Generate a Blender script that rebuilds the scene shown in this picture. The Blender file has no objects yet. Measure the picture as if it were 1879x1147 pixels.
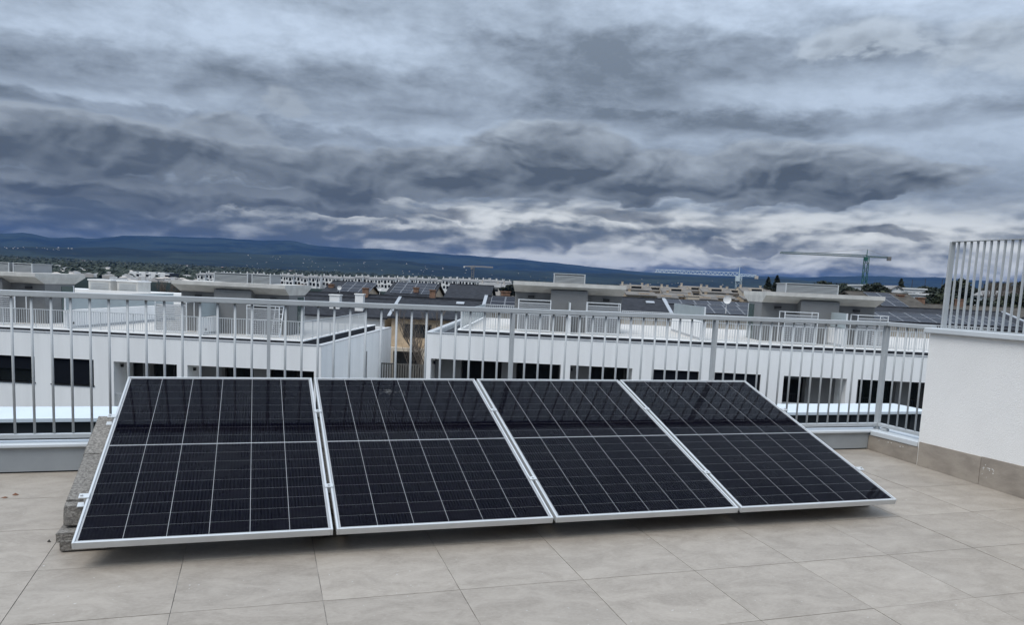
import bpy, math, random
import numpy as np
from mathutils import Vector, Matrix

random.seed(7)
S = bpy.context.scene
COL = S.collection

# ------------------------------------------------------------------ camera
CAM_H = 1.2823
cam_d = bpy.data.cameras.new('camera'); cam = bpy.data.objects.new('camera', cam_d); COL.objects.link(cam)
def cam_rows(yaw, pitch, roll):
    cy, sy, cp, sp, cr, sr = math.cos(yaw), math.sin(yaw), math.cos(pitch), math.sin(pitch), math.cos(roll), math.sin(roll)
    Rz = np.array([[cy, sy, 0], [-sy, cy, 0], [0, 0, 1]]); B = np.array([[1, 0, 0], [0, 0, -1], [0, 1, 0]])
    Rx = np.array([[1, 0, 0], [0, cp, -sp], [0, sp, cp]]); Rr = np.array([[cr, -sr, 0], [sr, cr, 0], [0, 0, 1]])
    return Rr @ Rx @ B @ Rz
Mc = cam_rows(-0.3161, 0.1201, 0.0457)
cam.matrix_world = Matrix(((Mc[0][0], -Mc[1][0], -Mc[2][0], 0), (Mc[0][1], -Mc[1][1], -Mc[2][1], 0), (Mc[0][2], -Mc[1][2], -Mc[2][2], CAM_H), (0, 0, 0, 1)))
cam_d.sensor_fit = 'HORIZONTAL'; cam_d.sensor_width = 36; cam_d.lens = 36 * 1432.3 / 1879
cam_d.shift_y = (697.3 - 573.5) / 1879
cam_d.clip_start = 0.05; cam_d.clip_end = 40000
S.camera = cam

# ------------------------------------------------------------------ world: overcast sky
W_ = bpy.data.worlds.new('World'); S.world = W_; W_.use_nodes = True
wt = W_.node_tree; wt.nodes.clear()
class X:
    """small arithmetic wrapper round math nodes"""
    def __init__(s, nt, k): s.nt, s.k = nt, k
    def op(s, o, *a, clamp=False):
        n = s.nt.nodes.new('ShaderNodeMath'); n.operation = o; n.use_clamp = clamp
        for i, v in enumerate((s,) + a):
            if isinstance(v, X): s.nt.links.new(v.k, n.inputs[i])
            else: n.inputs[i].default_value = v
        return X(s.nt, n.outputs[0])
    def __add__(s, o): return s.op('ADD', o)
    def __radd__(s, o): return s.op('ADD', o)
    def __sub__(s, o): return s.op('SUBTRACT', o)
    def __rsub__(s, o): return (s * -1.0) + o
    def __mul__(s, o): return s.op('MULTIPLY', o)
    def __rmul__(s, o): return s.op('MULTIPLY', o)
    def __truediv__(s, o): return s.op('DIVIDE', o)
    def max(s, o): return s.op('MAXIMUM', o)
    def min(s, o): return s.op('MINIMUM', o)
    def smooth(s, a, b):
        n = s.nt.nodes.new('ShaderNodeMapRange'); n.interpolation_type = 'SMOOTHSTEP'
        s.nt.links.new(s.k, n.inputs['Value']); n.inputs['From Min'].default_value = a; n.inputs['From Max'].default_value = b
        return X(s.nt, n.outputs['Result'])
def xyz(nt, x, y, z):
    n = nt.nodes.new('ShaderNodeCombineXYZ')
    for i, v in enumerate((x, y, z)):
        if isinstance(v, X): nt.links.new(v.k, n.inputs[i])
        else: n.inputs[i].default_value = v
    return n.outputs[0]
def fbm(nt, vec, scale, detail=8, rough=.55, dist=0.0, d2=False):
    n = nt.nodes.new('ShaderNodeTexNoise'); n.noise_dimensions = '2D' if d2 else '3D'
    if vec is not None: nt.links.new(vec, n.inputs['Vector'])
    n.inputs['Scale'].default_value = scale; n.inputs['Detail'].default_value = detail
    n.inputs['Roughness'].default_value = rough; n.inputs['Distortion'].default_value = dist
    return X(nt, n.outputs[0])
def billow(nt, vec, scale, detail=3.0, rough=.5):
    n = nt.nodes.new('ShaderNodeTexVoronoi'); n.voronoi_dimensions = '2D'; n.feature = 'SMOOTH_F1'; n.normalize = True
    nt.links.new(vec, n.inputs['Vector']); n.inputs['Scale'].default_value = scale; n.inputs['Detail'].default_value = detail
    n.inputs['Roughness'].default_value = rough; n.inputs['Lacunarity'].default_value = 2.1; n.inputs['Smoothness'].default_value = .35
    return 1.0 - X(nt, n.outputs['Distance']) * 1.6
def mixc(nt, f, a, b, blend='MIX'):
    n = nt.nodes.new('ShaderNodeMix'); n.data_type = 'RGBA'; n.blend_type = blend; n.clamp_factor = True
    for sock, v in ((n.inputs['Factor'], f), (n.inputs[6], a), (n.inputs[7], b)):
        if isinstance(v, X): nt.links.new(v.k, sock)
        elif hasattr(v, 'links'): nt.links.new(v, sock)
        elif isinstance(v, (int, float)): sock.default_value = v
        else: sock.default_value = (*v, 1)
    return n.outputs[2]

SUN_AZ, SUN_EL = math.radians(-125), math.radians(58)     # azimuth from +Y towards +X
def build_sky():
    nt = wt
    tc = nt.nodes.new('ShaderNodeTexCoord'); sp = nt.nodes.new('ShaderNodeSeparateXYZ'); nt.links.new(tc.outputs['Generated'], sp.inputs[0])
    x, y, z = (X(nt, sp.outputs[i]) for i in range(3))
    az0 = x.op('ARCTAN2', y) * (180 / math.pi); el0 = z.op('ARCSINE') * (180 / math.pi)
    zz = z.max(0.0); inv = (zz + 0.13).op('POWER', -1.0)
    px, py = x * inv, y * inv
    # a slow warp breaks up every outline
    w1 = fbm(nt, xyz(nt, az0 * .13, el0 * .30, 0), 1.0, 4, .50, d2=True) - .5
    w2 = fbm(nt, xyz(nt, az0 * .13 + 40.0, el0 * .30 + 9.0, 0), 1.0, 4, .50, d2=True) - .5
    # billows: cauliflower relief shared by all the heaped cloud, lit from the upper left
    rx, ry = az0 * .10 + w1 * .55, el0 * .20 + w2 * .50
    bC = billow(nt, xyz(nt, rx + 4.0, ry, 0), 2.0, 2.0, .5)
    bC2 = billow(nt, xyz(nt, rx + 3.96, ry + .075, 0), 2.0, 2.0, .5)
    fine = fbm(nt, xyz(nt, az0 * .5 + w1 * 1.2, el0 * 1.05 + w2 * 1.2, 0), 1.0, 10, .62, d2=True) - .5
    nC = bC * .60 + .13 + fine * .40
    az = az0 + w1 * 7.0; el = el0 + w2 * 2.4 + (nC - .5) * 1.7
    def blob(a, e, sa, se, lift=0.0):
        da = (az - a) / sa; de = (el + lift - e) / se
        return 1.0 - (da * da + de * de)
    # high stratus sheet, seen in perspective
    nA = fbm(nt, xyz(nt, px * .62 + 3.1 + w1 * .4, py * 1.0 + 7.7 + w2 * .4, 0), 1.5, 7, .50, d2=True)
    soft = blob(9, 12.9, 15, 1.5).max(blob(28, 15.4, 13, 1.7)).max(blob(37, 11.6, 13, .8)).max(blob(-12, 12.2, 8, 1.0)).max(blob(19, 12.0, 14, .7)).max(blob(-8, 9.6, 14, .6)).smooth(-1.6, 1.1)
    hi = nA.smooth(.30, .68) * .58 + .42 - soft * .52 + (nC - .5) * .28 + fine * .48
    colH = mixc(nt, hi.op('ADD', 0.0, clamp=True), (.132, .160, .195), (.39, .463, .562))
    # bank of small cumulus low over the horizon
    qx, qy = az0 * .17 + w1 * .9, el0 * .55 + w2 * .8
    bD = billow(nt, xyz(nt, qx + 7.0, qy + 3.0, 0), 1.15, 2.0, .5)
    bD2 = billow(nt, xyz(nt, qx + 6.93, qy + 3.17, 0), 1.15, 2.0, .5)
    lump = fbm(nt, xyz(nt, az0 * .10, el0 * .5, 0), 1.6, 3, .5, d2=True) - .5
    bump = blob(38.9, 2.3, 2.8, .9).max(blob(32.0, 4.7, 15.0, .8)).max(blob(4.5, 4.3, 7.5, .6)).max(blob(48, 5.2, 9.0, 1.0)).max(blob(17, 4.6, 7.0, .5)).max(blob(45, 3.2, 10.0, 1.1)).max(blob(25, 2.4, 10.0, .55)).smooth(-.9, 1.0)
    litD = (bD - bD2) * 1.05 + lump * 1.05 + fine * .62 + .30 + bump * .40
    left = (az0 + w1 * 16.0).smooth(-10.0, 14.0)
    colD = mixc(nt, litD.smooth(.0, 1.0), (.130, .158, .190), (.84, .87, .87))
    colDl = mixc(nt, litD.smooth(.05, 1.15), (.095, .118, .148), (.33, .38, .43))
    colD = mixc(nt, left, colDl, colD)
    wD = (el * .7 + el0 * .3).smooth(7.4, 4.2)
    base = mixc(nt, wD, colH, colD)
    # dark cumulus masses: pale crowns, dark flat bases
    BIG = ((20.0, 8.7, 7.4, 2.7), (12.5, 7.8, 6.0, 1.7), (27.5, 7.9, 6.0, 1.9), (36.8, 8.1, 7.4, 2.3), (42.5, 7.7, 4.5, 1.3), (-9.0, 7.5, 17, 1.6), (5.0, 6.7, 9, 1.4), (2.5, 5.0, 8, .8), (-13, 4.9, 13, 1.1))
    SMALL = ((-1.7, 9.4, 3.2, 1.0), (.5, 11.2, 1.5, .9), (45.9, 8.3, 2.0, .6), (49.0, 15.4, 5.0, 1.8), (40.5, 16.2, 5.0, 1.1), (26.5, 5.0, 4.5, .6), (43, 4.3, 3.6, .5), (13, 4.7, 3.4, .5), (34, 3.4, 4.0, .4), (20, 3.4, 3.0, .4))
    def union(L, lift=0.0):
        r = None
        for q in L: v = blob(*q, lift); r = v if r is None else r.op('SMOOTH_MAX', v, .25)
        return r
    big, up = union(BIG), union(BIG, .55)
    small = union(SMALL)
    F = big * .80 + .16 + (nC - .5) * 1.1
    Fs = small * .60 + .05 + (nC - .5) * 1.2
    a1 = F.smooth(-.06, .26); a2 = Fs.smooth(-.10, .40) * .72
    alpha = a1.max(a2)
    crown = ((big - up) * .55).max(-.34).min(.40)
    rel = (bC - bC2) * 1.15 + fine * .55
    depth = F.max(Fs * .7).smooth(.0, 1.1)
    shade = (depth * -.56 + rel + crown + .57)
    colC = mixc(nt, shade.op('ADD', 0.0, clamp=True), (.058, .070, .084), (.37, .42, .475))
    lw = az0.smooth(16.0, 3.0)
    colC = mixc(nt, lw * .25, colC, (.120, .144, .174))
    col = mixc(nt, alpha * .93, base, colC)
    # thin places let a little of the blue sky through
    sk = nt.nodes.new('ShaderNodeTexSky'); sk.sky_type = 'NISHITA'; sk.sun_disc = False
    sk.sun_elevation = SUN_EL; sk.sun_rotation = SUN_AZ
    blue = mixc(nt, 1.0, sk.outputs[0], (.10, .10, .10), 'MULTIPLY')
    col = mixc(nt, .04, col, blue)
    # overcast luminance rises towards the zenith
    g = zz * 2.0 + .49
    sc = nt.nodes.new('ShaderNodeVectorMath'); sc.operation = 'SCALE'; nt.links.new(col, sc.inputs[0]); nt.links.new(g.k, sc.inputs['Scale'])
    bg = nt.nodes.new('ShaderNodeBackground'); bg.inputs['Strength'].default_value = 1.0
    nt.links.new(sc.outputs[0], bg.inputs['Color'])
    out = nt.nodes.new('ShaderNodeOutputWorld'); nt.links.new(bg.outputs[0], out.inputs['Surface'])
    W_.cycles.sampling_method = 'MANUAL'; W_.cycles.sample_map_resolution = 256
build_sky()

# ------------------------------------------------------------------ sun (veiled by the overcast)
sd = bpy.data.lights.new('sun', 'SUN'); sd.energy = 1.5; sd.angle = math.radians(35); sd.color = (1, .97, .92)
so = bpy.data.objects.new('sun', sd); COL.objects.link(so)
sdir = Vector((math.sin(SUN_AZ) * math.cos(SUN_EL), math.cos(SUN_AZ) * math.cos(SUN_EL), math.sin(SUN_EL)))
so.rotation_euler = sdir.to_track_quat('Z', 'Y').to_euler(); so.location = sdir * 30 + Vector((0, 0, 10))

vs = S.view_settings
vs.view_transform = 'Standard'; vs.look = 'None'; vs.gamma = 1; vs.exposure = 0.50; vs.use_curve_mapping = False
S.render.engine = 'CYCLES'
S.cycles.use_denoising = True
S.cycles.max_bounces = 8; S.cycles.transparent_max_bounces = 12; S.cycles.volume_bounces = 0
S.cycles.caustics_reflective = False; S.cycles.caustics_refractive = False

# ------------------------------------------------------------------ materials
MATS = {}
def mat(name, col, rough=.6, metal=0.0, var=0.0, vscale=4.0, bump=0.0, bscale=60.0, objvar=0.0, spec=.5, col2=None, detail=6, stretch=None, coat=0.0):
    m = bpy.data.materials.new(name); m.use_nodes = True; nt = m.node_tree
    b = nt.nodes['Principled BSDF']; b.inputs['Roughness'].default_value = rough; b.inputs['Metallic'].default_value = metal
    b.inputs['Specular IOR Level'].default_value = spec; b.inputs['Base Color'].default_value = (*col, 1)
    if coat: b.inputs['Coat Weight'].default_value = coat; b.inputs['Coat Roughness'].default_value = .05
    src = None
    if var or col2 or bump:
        tc = nt.nodes.new('ShaderNodeTexCoord'); vec = tc.outputs['Object']
        if objvar or stretch:
            mp = nt.nodes.new('ShaderNodeMapping'); nt.links.new(vec, mp.inputs[0]); vec = mp.outputs[0]
            if stretch: mp.inputs['Scale'].default_value = stretch
            if objvar:
                oi = nt.nodes.new('ShaderNodeObjectInfo'); r = X(nt, oi.outputs['Random'])
                nt.links.new(xyz(nt, r * 37.0, r * 91.0, r * 13.0), mp.inputs['Location'])
    if var or col2:
        n = fbm(nt, vec, vscale, detail, .6, .3)
        c2 = col2 if col2 else tuple(c * (1 - var) for c in col)
        c1 = col if col2 else tuple(min(1, c * (1 + var)) for c in col)
        src = mixc(nt, n.smooth(.32, .68), c2, c1)
    if objvar:
        oi = nt.nodes.new('ShaderNodeObjectInfo'); r = X(nt, oi.outputs['Random']) * (2 * objvar) + (1 - objvar)
        sc = nt.nodes.new('ShaderNodeVectorMath'); sc.operation = 'SCALE'
        if src: nt.links.new(src, sc.inputs[0])
        else: sc.inputs[0].default_value = col
        nt.links.new(r.k, sc.inputs['Scale']); src = sc.outputs[0]
    if src: nt.links.new(src, b.inputs['Base Color'])
    if bump:
        bn = nt.nodes.new('ShaderNodeBump'); bn.inputs['Strength'].default_value = bump; bn.inputs['Distance'].default_value = .01
        n2 = fbm(nt, vec, bscale, 5, .6); nt.links.new(n2.k, bn.inputs['Height']); nt.links.new(bn.outputs[0], b.inputs['Normal'])
    MATS[name] = m
    return m

def tile_material():
    """grey-beige stone-look porcelain: faint diagonal veining, per-tile tone, dust"""
    m = bpy.data.materials.new('stone_tile'); m.use_nodes = True; nt = m.node_tree; b = nt.nodes['Principled BSDF']
    tc = nt.nodes.new('ShaderNodeTexCoord'); oi = nt.nodes.new('ShaderNodeObjectInfo'); r = X(nt, oi.outputs['Random'])
    mp = nt.nodes.new('ShaderNodeMapping'); nt.links.new(tc.outputs['Object'], mp.inputs[0])
    nt.links.new(xyz(nt, r * 53.0, r * 31.0, 0.0), mp.inputs['Location']); nt.links.new(xyz(nt, 0.0, 0.0, r * 1.2 + .2), mp.inputs['Rotation']); mp.inputs['Scale'].default_value = (1, 1.8, 1)
    v = mp.outputs[0]
    big = fbm(nt, v, 4.5, 10, .68, .7); fine = fbm(nt, v, 45, 6, .7, .2)
    c = mixc(nt, big.smooth(.30, .70), (.245, .210, .172), (.35, .306, .257))
    c = mixc(nt, fine.smooth(.35, .75) * .35, c, (.44, .392, .336))
    wt_ = nt.nodes.new('ShaderNodeTexCoord')
    g = nt.nodes.new('ShaderNodeNewGeometry')
    dust = fbm(nt, g.outputs['Position'], 1.1, 9, .65, .4)
    c = mixc(nt, dust.smooth(.50, .74) * .42, c, (.41, .366, .315))
    specks = fbm(nt, g.outputs['Position'], 55, 2, .5)
    c = mixc(nt, specks.smooth(.73, .78) * .55, c, (.60, .59, .57))
    st = fbm(nt, g.outputs['Position'], .75, 5, .6, .3)
    c = mixc(nt, st.smooth(.56, .72) * .30, c, (.165, .146, .123))
    sc = nt.nodes.new('ShaderNodeVectorMath'); sc.operation = 'SCALE'; nt.links.new(c, sc.inputs[0]); nt.links.new((r * .10 + .93).k, sc.inputs['Scale'])
    nt.links.new(sc.outputs[0], b.inputs['Base Color'])
    nt.links.new((big * .15 + .48).k, b.inputs['Roughness'])
    bn = nt.nodes.new('ShaderNodeBump'); bn.inputs['Strength'].default_value = .25; bn.inputs['Distance'].default_value = .004
    nt.links.new((fine + big).k, bn.inputs['Height']); nt.links.new(bn.outputs[0], b.inputs['Normal'])
    MATS['stone_tile'] = m
tile_material()
def cell_material():
    """blue-black silicon with fine silver fingers running up the panel"""
    m = bpy.data.materials.new('solar_cell'); m.use_nodes = True; nt = m.node_tree; b = nt.nodes['Principled BSDF']
    tc = nt.nodes.new('ShaderNodeTexCoord'); sp = nt.nodes.new('ShaderNodeSeparateXYZ'); nt.links.new(tc.outputs['Object'], sp.inputs[0])
    x = X(nt, sp.outputs[0]); oi = nt.nodes.new('ShaderNodeObjectInfo'); r = X(nt, oi.outputs['Random'])
    line = (x * (1 / .01655)).op('FRACT') - .5
    line = (line * line).op('SQRT').smooth(.15, .5)
    c0 = mixc(nt, r, (.0012, .0012, .0042), (.0026, .0021, .0052))
    c = mixc(nt, line * .5, c0, (.008, .008, .011))
    g = nt.nodes.new('ShaderNodeNewGeometry'); du = fbm(nt, g.outputs['Position'], 2.2, 8, .65, .4)
    c = mixc(nt, du.smooth(.45, .85) * .014, c, (.40, .39, .37))
    nt.links.new(c, b.inputs['Base Color']); b.inputs['Roughness'].default_value = .02; b.inputs['IOR'].default_value = 1.098
    MATS['solar_cell'] = m
cell_material()
def glass_pane_material():
    """low-iron cover glass, its mirror gloss carried by the laminated layer just below"""
    m = bpy.data.materials.new('panel_glass'); m.use_nodes = True; nt = m.node_tree; nt.nodes.clear()
    out = nt.nodes.new('ShaderNodeOutputMaterial'); tr = nt.nodes.new('ShaderNodeBsdfTransparent'); tr.inputs[0].default_value = (.985, .99, .99, 1)
    nt.links.new(tr.outputs[0], out.inputs[0]); MATS['panel_glass'] = m
glass_pane_material()

mat('grout', (.11, .10, .09), .9, col2=(.44, .41, .37), vscale=7, detail=4)
mat('white_plaster', (.86, .86, .85), .85, var=.045, vscale=1.3, stretch=(1, 1, .12), bump=.25, bscale=120)
mat('white_plaster_near', (.84, .83, .81), .9, var=.03, vscale=1.3, bump=.45, bscale=150)
mat('rail_paint', (.43, .45, .46), .42, var=.05, vscale=6)
mat('sheet_metal', (.58, .61, .63), .38, var=.04, vscale=3)
mat('curb_metal', (.31, .33, .343), .45, var=.07, vscale=2.5)
mat('dark_gap', (.02, .02, .02), .9)
mat('skirting_stone', (.36, .315, .265), .6, col2=(.265, .23, .195), vscale=5, bump=.2, bscale=40, objvar=.06, stretch=(1, 1, 2))
mat('splash_paint', (.72, .71, .69), .8)
mat('concrete_block', (.29, .270, .242), .95, col2=(.12, .110, .098), vscale=75, bump=1.0, bscale=90, objvar=.08)
mat('aluminium_frame', (.58, .592, .595), .36, metal=.35, var=.03, vscale=8)
mat('backsheet', (.36, .36, .37), .6, spec=.05)
mat('dry_leaf', (.17, .075, .04), .8, var=.3, vscale=40)
mat('dark_bit', (.05, .045, .04), .9)
mat('grey_coping', (.45, .46, .47), .5)
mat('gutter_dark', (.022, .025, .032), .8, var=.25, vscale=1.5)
mat('far_rail', (.50, .52, .53), .5)
mat('terrace_tile_far', (.52, .495, .46), .7, var=.05, vscale=2)
mat('grey_render', (.165, .168, .170), .8, var=.05, vscale=1.2)
mat('fair_concrete', (.53, .515, .48), .8, var=.11, vscale=1.6, bump=.3, bscale=12)
mat('louvre_metal', (.42, .44, .45), .45)
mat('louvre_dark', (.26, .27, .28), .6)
mat('vent_box_grey', (.30, .31, .32), .7)  # even grey of the box behind the roof vent slats
mat('dark_glass', (.010, .012, .014), .06, spec=.6)
mat('door_glass', (.06, .09, .085), .08, spec=.6)
mat('shutter_dark', (.010, .012, .017), .9, spec=.05)
mat('frosted_glass', (.40, .455, .47), .25, var=.05, vscale=.8)
mat('loggia_wall', (.20, .20, .20), .85)
mat('black_metal', (.02, .02, .022), .5)
mat('white_metal', (.72, .74, .75), .4)
mat('slate', (.034, .036, .042), .8, spec=.08, var=.25, vscale=3, bump=.5, bscale=9)
mat('brown_tile', (.080, .072, .062), .9, spec=.08, var=.25, vscale=2, bump=.6, bscale=12)
mat('tan_brick', (.47, .36, .245), .85, var=.14, vscale=2.5)
mat('tan_render', (.52, .45, .36), .85, var=.08, vscale=1.5)
mat('far_white', (.72, .715, .70), .85, var=.05, vscale=.3)
mat('far_roof_grey', (.22, .212, .205), .85, var=.18, vscale=.4)
mat('far_roof_tan', (.155, .14, .125), .9, var=.2, vscale=.5)
mat('brick_orange', (.20, .115, .075), .9, var=.25, vscale=5)
mat('light_flashing', (.34, .36, .385), .5)
mat('bark', (.13, .105, .085), .9, var=.3, vscale=8)
mat('leaf_dark', (.022, .032, .018), .8, col2=(.010, .016, .010), vscale=.7, objvar=.25)
mat('leaf_mid', (.060, .070, .032), .7, col2=(.03, .04, .02), vscale=.7, objvar=.2)
mat('fence_dark', (.10, .095, .085), .7)
mat('crane_green', (.018, .10, .075), .5)
mat('crane_jib', (.05, .09, .08), .5)
mat('crane_white', (.50, .58, .62), .5)
mat('crane_grey', (.20, .19, .18), .6)
mat('ballast_grey', (.42, .43, .42), .9)
mat('panel_far', (.008, .009, .017), .25, spec=.06)
mat('panel_far_frame', (.22, .23, .25), .5)
mat('terracotta', (.30, .15, .10), .9)
mat('cream', (.52, .47, .42), .9)
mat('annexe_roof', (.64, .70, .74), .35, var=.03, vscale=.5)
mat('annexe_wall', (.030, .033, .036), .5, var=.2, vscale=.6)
mat('asphalt', (.07, .07, .07), .9, var=.15, vscale=.5)
mat('maroon_cloth', (.10, .03, .04), .9)

# ------------------------------------------------------------------ mesh helpers
class MB:
    def __init__(s): s.v = []; s.f = []; s.mi = []
    def quadf(s, idx, m=0): s.f.append(idx); s.mi.append(m)
    def hexa(s, p, m=0):
        """p: 4 bottom points (ccw from above) then 4 top points"""
        b = len(s.v); s.v += [tuple(q) for q in p]
        for q in ((3, 2, 1, 0), (4, 5, 6, 7), (0, 1, 5, 4), (1, 2, 6, 5), (2, 3, 7, 6), (3, 0, 4, 7)): s.quadf(tuple(b + i for i in q), m)
        return s
    def box(s, x0, x1, y0, y1, z0, z1, m=0):
        return s.hexa([(x0, y0, z0), (x1, y0, z0), (x1, y1, z0), (x0, y1, z0), (x0, y0, z1), (x1, y0, z1), (x1, y1, z1), (x0, y1, z1)], m)
    def poly(s, pts, m=0):
        b = len(s.v); s.v += [tuple(q) for q in pts]; s.quadf(tuple(range(b, b + len(pts))), m); return s
    def prism(s, pts, d, m=0):
        """extrude polygon pts by vector d"""
        n = len(pts); b = len(s.v); s.v += [tuple(q) for q in pts] + [tuple(q[i] + d[i] for i in range(3)) for q in pts]
        s.quadf(tuple(range(b + n - 1, b - 1, -1)), m); s.quadf(tuple(range(b + n, b + 2 * n)), m)
        for i in range(n): j = (i + 1) % n; s.quadf((b + i, b + j, b + n + j, b + n + i), m)
        return s
    def tube(s, a, c, r0, r1=None, n=8, m=0, cap=True):
        r1 = r0 if r1 is None else r1
        a, c = Vector(a), Vector(c); d = (c - a).normalized()
        t = Vector((0, 0, 1)) if abs(d.z) < .9 else Vector((1, 0, 0)); e1 = d.cross(t).normalized(); e2 = d.cross(e1)
        b = len(s.v)
        for q, r in ((a, r0), (c, r1)):
            for i in range(n):
                w = 2 * math.pi * i / n; s.v.append(tuple(q + e1 * (r * math.cos(w)) + e2 * (r * math.sin(w))))
        for i in range(n): j = (i + 1) % n; s.quadf((b + i, b + n + i, b + n + j, b + j), m)
        if cap: s.quadf(tuple(range(b, b + n)), m); s.quadf(tuple(range(b + 2 * n - 1, b + n - 1, -1)), m)
        return s
    def mesh(s, name, mats, o=(0, 0, 0), smooth=False):
        me = bpy.data.meshes.new(name)
        me.from_pydata([(q[0] - o[0], q[1] - o[1], q[2] - o[2]) for q in s.v], [], s.f)
        for k in (mats if isinstance(mats, (list, tuple)) else [mats]): me.materials.append(MATS[k])
        if any(s.mi): me.polygons.foreach_set('material_index', s.mi)
        if smooth: me.polygons.foreach_set('use_smooth', [True] * len(s.f))
        me.update(); return me
def link(name, me, parent=None, loc=(0, 0, 0), rot=(0, 0, 0)):
    o = bpy.data.objects.new(name, me); COL.objects.link(o); o.parent = parent; o.location = loc; o.rotation_euler = rot; return o
def bevel(o, w=.003, n=2):
    b = o.modifiers.new('bevel', 'BEVEL'); b.width = w; b.segments = n; b.limit_method = 'ANGLE'; b.angle_limit = math.radians(40); return o
def tag(o, label, cat, group=None):
    o['label'] = label; o['category'] = cat
    if group: o['group'] = group
    return o
class Thing:
    """an Empty at the thing's base; parts are given in the frame's own coordinates"""
    def __init__(s, name, label, cat, o=(0, 0, 0), th=0.0, group=None):
        s.o = o; s.th = th
        s.e = bpy.data.objects.new(name, None); COL.objects.link(s.e); s.e.empty_display_size = .3
        s.e.location = uvw(*o, th); s.e.rotation_euler = (0, 0, -th); tag(s.e, label, cat, group)
    def part(s, name, mb, mats, parent=None, smooth=False):
        return link(name, mb.mesh(name, mats, s.o, smooth), parent or s.e)
    def at(s, name, me, p, parent=None, rot=(0, 0, 0)):
        return link(name, me, parent or s.e, (p[0] - s.o[0], p[1] - s.o[1], p[2] - s.o[2]), rot)
TH = 0.3521                                            # the street opposite runs at 20 degrees to our balustrade
def uvw(u, v, z, th=TH):
    return (u * math.cos(th) + v * math.sin(th), -u * math.sin(th) + v * math.cos(th), z)
def copy_tree(o, parent=None):
    c = o.copy(); COL.objects.link(c); c.parent = parent
    for ch in o.children: copy_tree(ch, c)
    return c
def structure(o): o['kind'] = 'structure'; return o

# ------------------------------------------------------------------ terrain
FAR = [(-60, 1.3), (-30, 1.5), (-20, 1.6), (-15.2, 1.71), (-14, 1.85), (-12.3, 1.6), (-11.2, 1.81), (-10.4, 1.72), (-8.3, 2.1), (-7.2, 2.14), (-2.7, 2.27), (.3, 2.29), (2.1, 2.4), (3.9, 2.13), (8.7, 2.12), (17.7, 1.93), (22.2, 1.66), (27.5, 1.38), (31.7, 1.29), (38.7, 1.49), (40.9, 1.63), (46.4, 1.74), (50.8, 1.52), (60, 1.6), (80, 1.4)]
NEAR = [(-60, .9), (-20, .85), (-15.2, .9), (-10.9, 1.14), (-8.9, 1.29), (-6.8, 1.24), (-2.7, 1.36), (9.9, 1.42), (14.7, 1.12), (17.9, 1.11), (28, 1.2), (34.7, 1.27), (39, 1.2), (50.9, 1.1), (80, 1.0)]
def interp(t, x): return float(np.interp(x, [a for a, _ in t], [b for _, b in t]))
def vnoise(x, y, seed=0):
    s = 0; a = 1; f = 1
    for k in range(4):
        s += a * math.sin(x * f * 1.7 + seed + 2.1 * math.sin(y * f * 1.3 + k)) * math.cos(y * f * 1.9 - seed * .7 + 1.7 * math.sin(x * f * .9 - k)); a *= .5; f *= 2.03
    return s / 1.9
RT = [(0, -8), (48, -8), (70, -6.5), (100, -4.5), (160, -2.5), (260, -2.5), (480, -7), (560, -7), (900, -3), (1500, 2), (2500, 11), (3400, 20)]
def ground_z(azd, r):
    z = interp(RT, r)
    if r < 700:                                      # the hillside climbs towards the right
        z += max(0, min(1, (azd - 25) / 20)) * max(0, min(1, (r - 70) / 60)) * 3.5 * max(0, min(1, (700 - r) / 300))
    if r > 3400:
        zn = CAM_H + math.tan(math.radians(interp(NEAR, azd) + .05 * vnoise(azd * .45, 1.0))) * 5200
        zf = CAM_H + math.tan(math.radians(interp(FAR, azd) + .045 * vnoise(azd * .7, 4.0))) * 9500
        if r <= 5200: t = (r - 3400) / 1800; t = t * t * (3 - 2 * t); z = 20 + (zn - 20) * t
        elif r <= 6200: t = (r - 5200) / 1000; z = zn - 30 * t
        elif r <= 9500: t = (r - 6200) / 3300; t = t * t * (3 - 2 * t); z = zn - 30 + (zf - zn + 30) * t
        else: z = zf - (r - 9500) * .12
        k = min(1, (r - 3400) / 1500)
        if not (r in (5200, 9500)): z += k * 7 * vnoise(azd * .5 * r / 4000, r / 420, 2)
    elif r > 900: z += (r - 900) / 2500 * 3.0 * vnoise(azd * .4, r / 300, 5)
    return z
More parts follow.
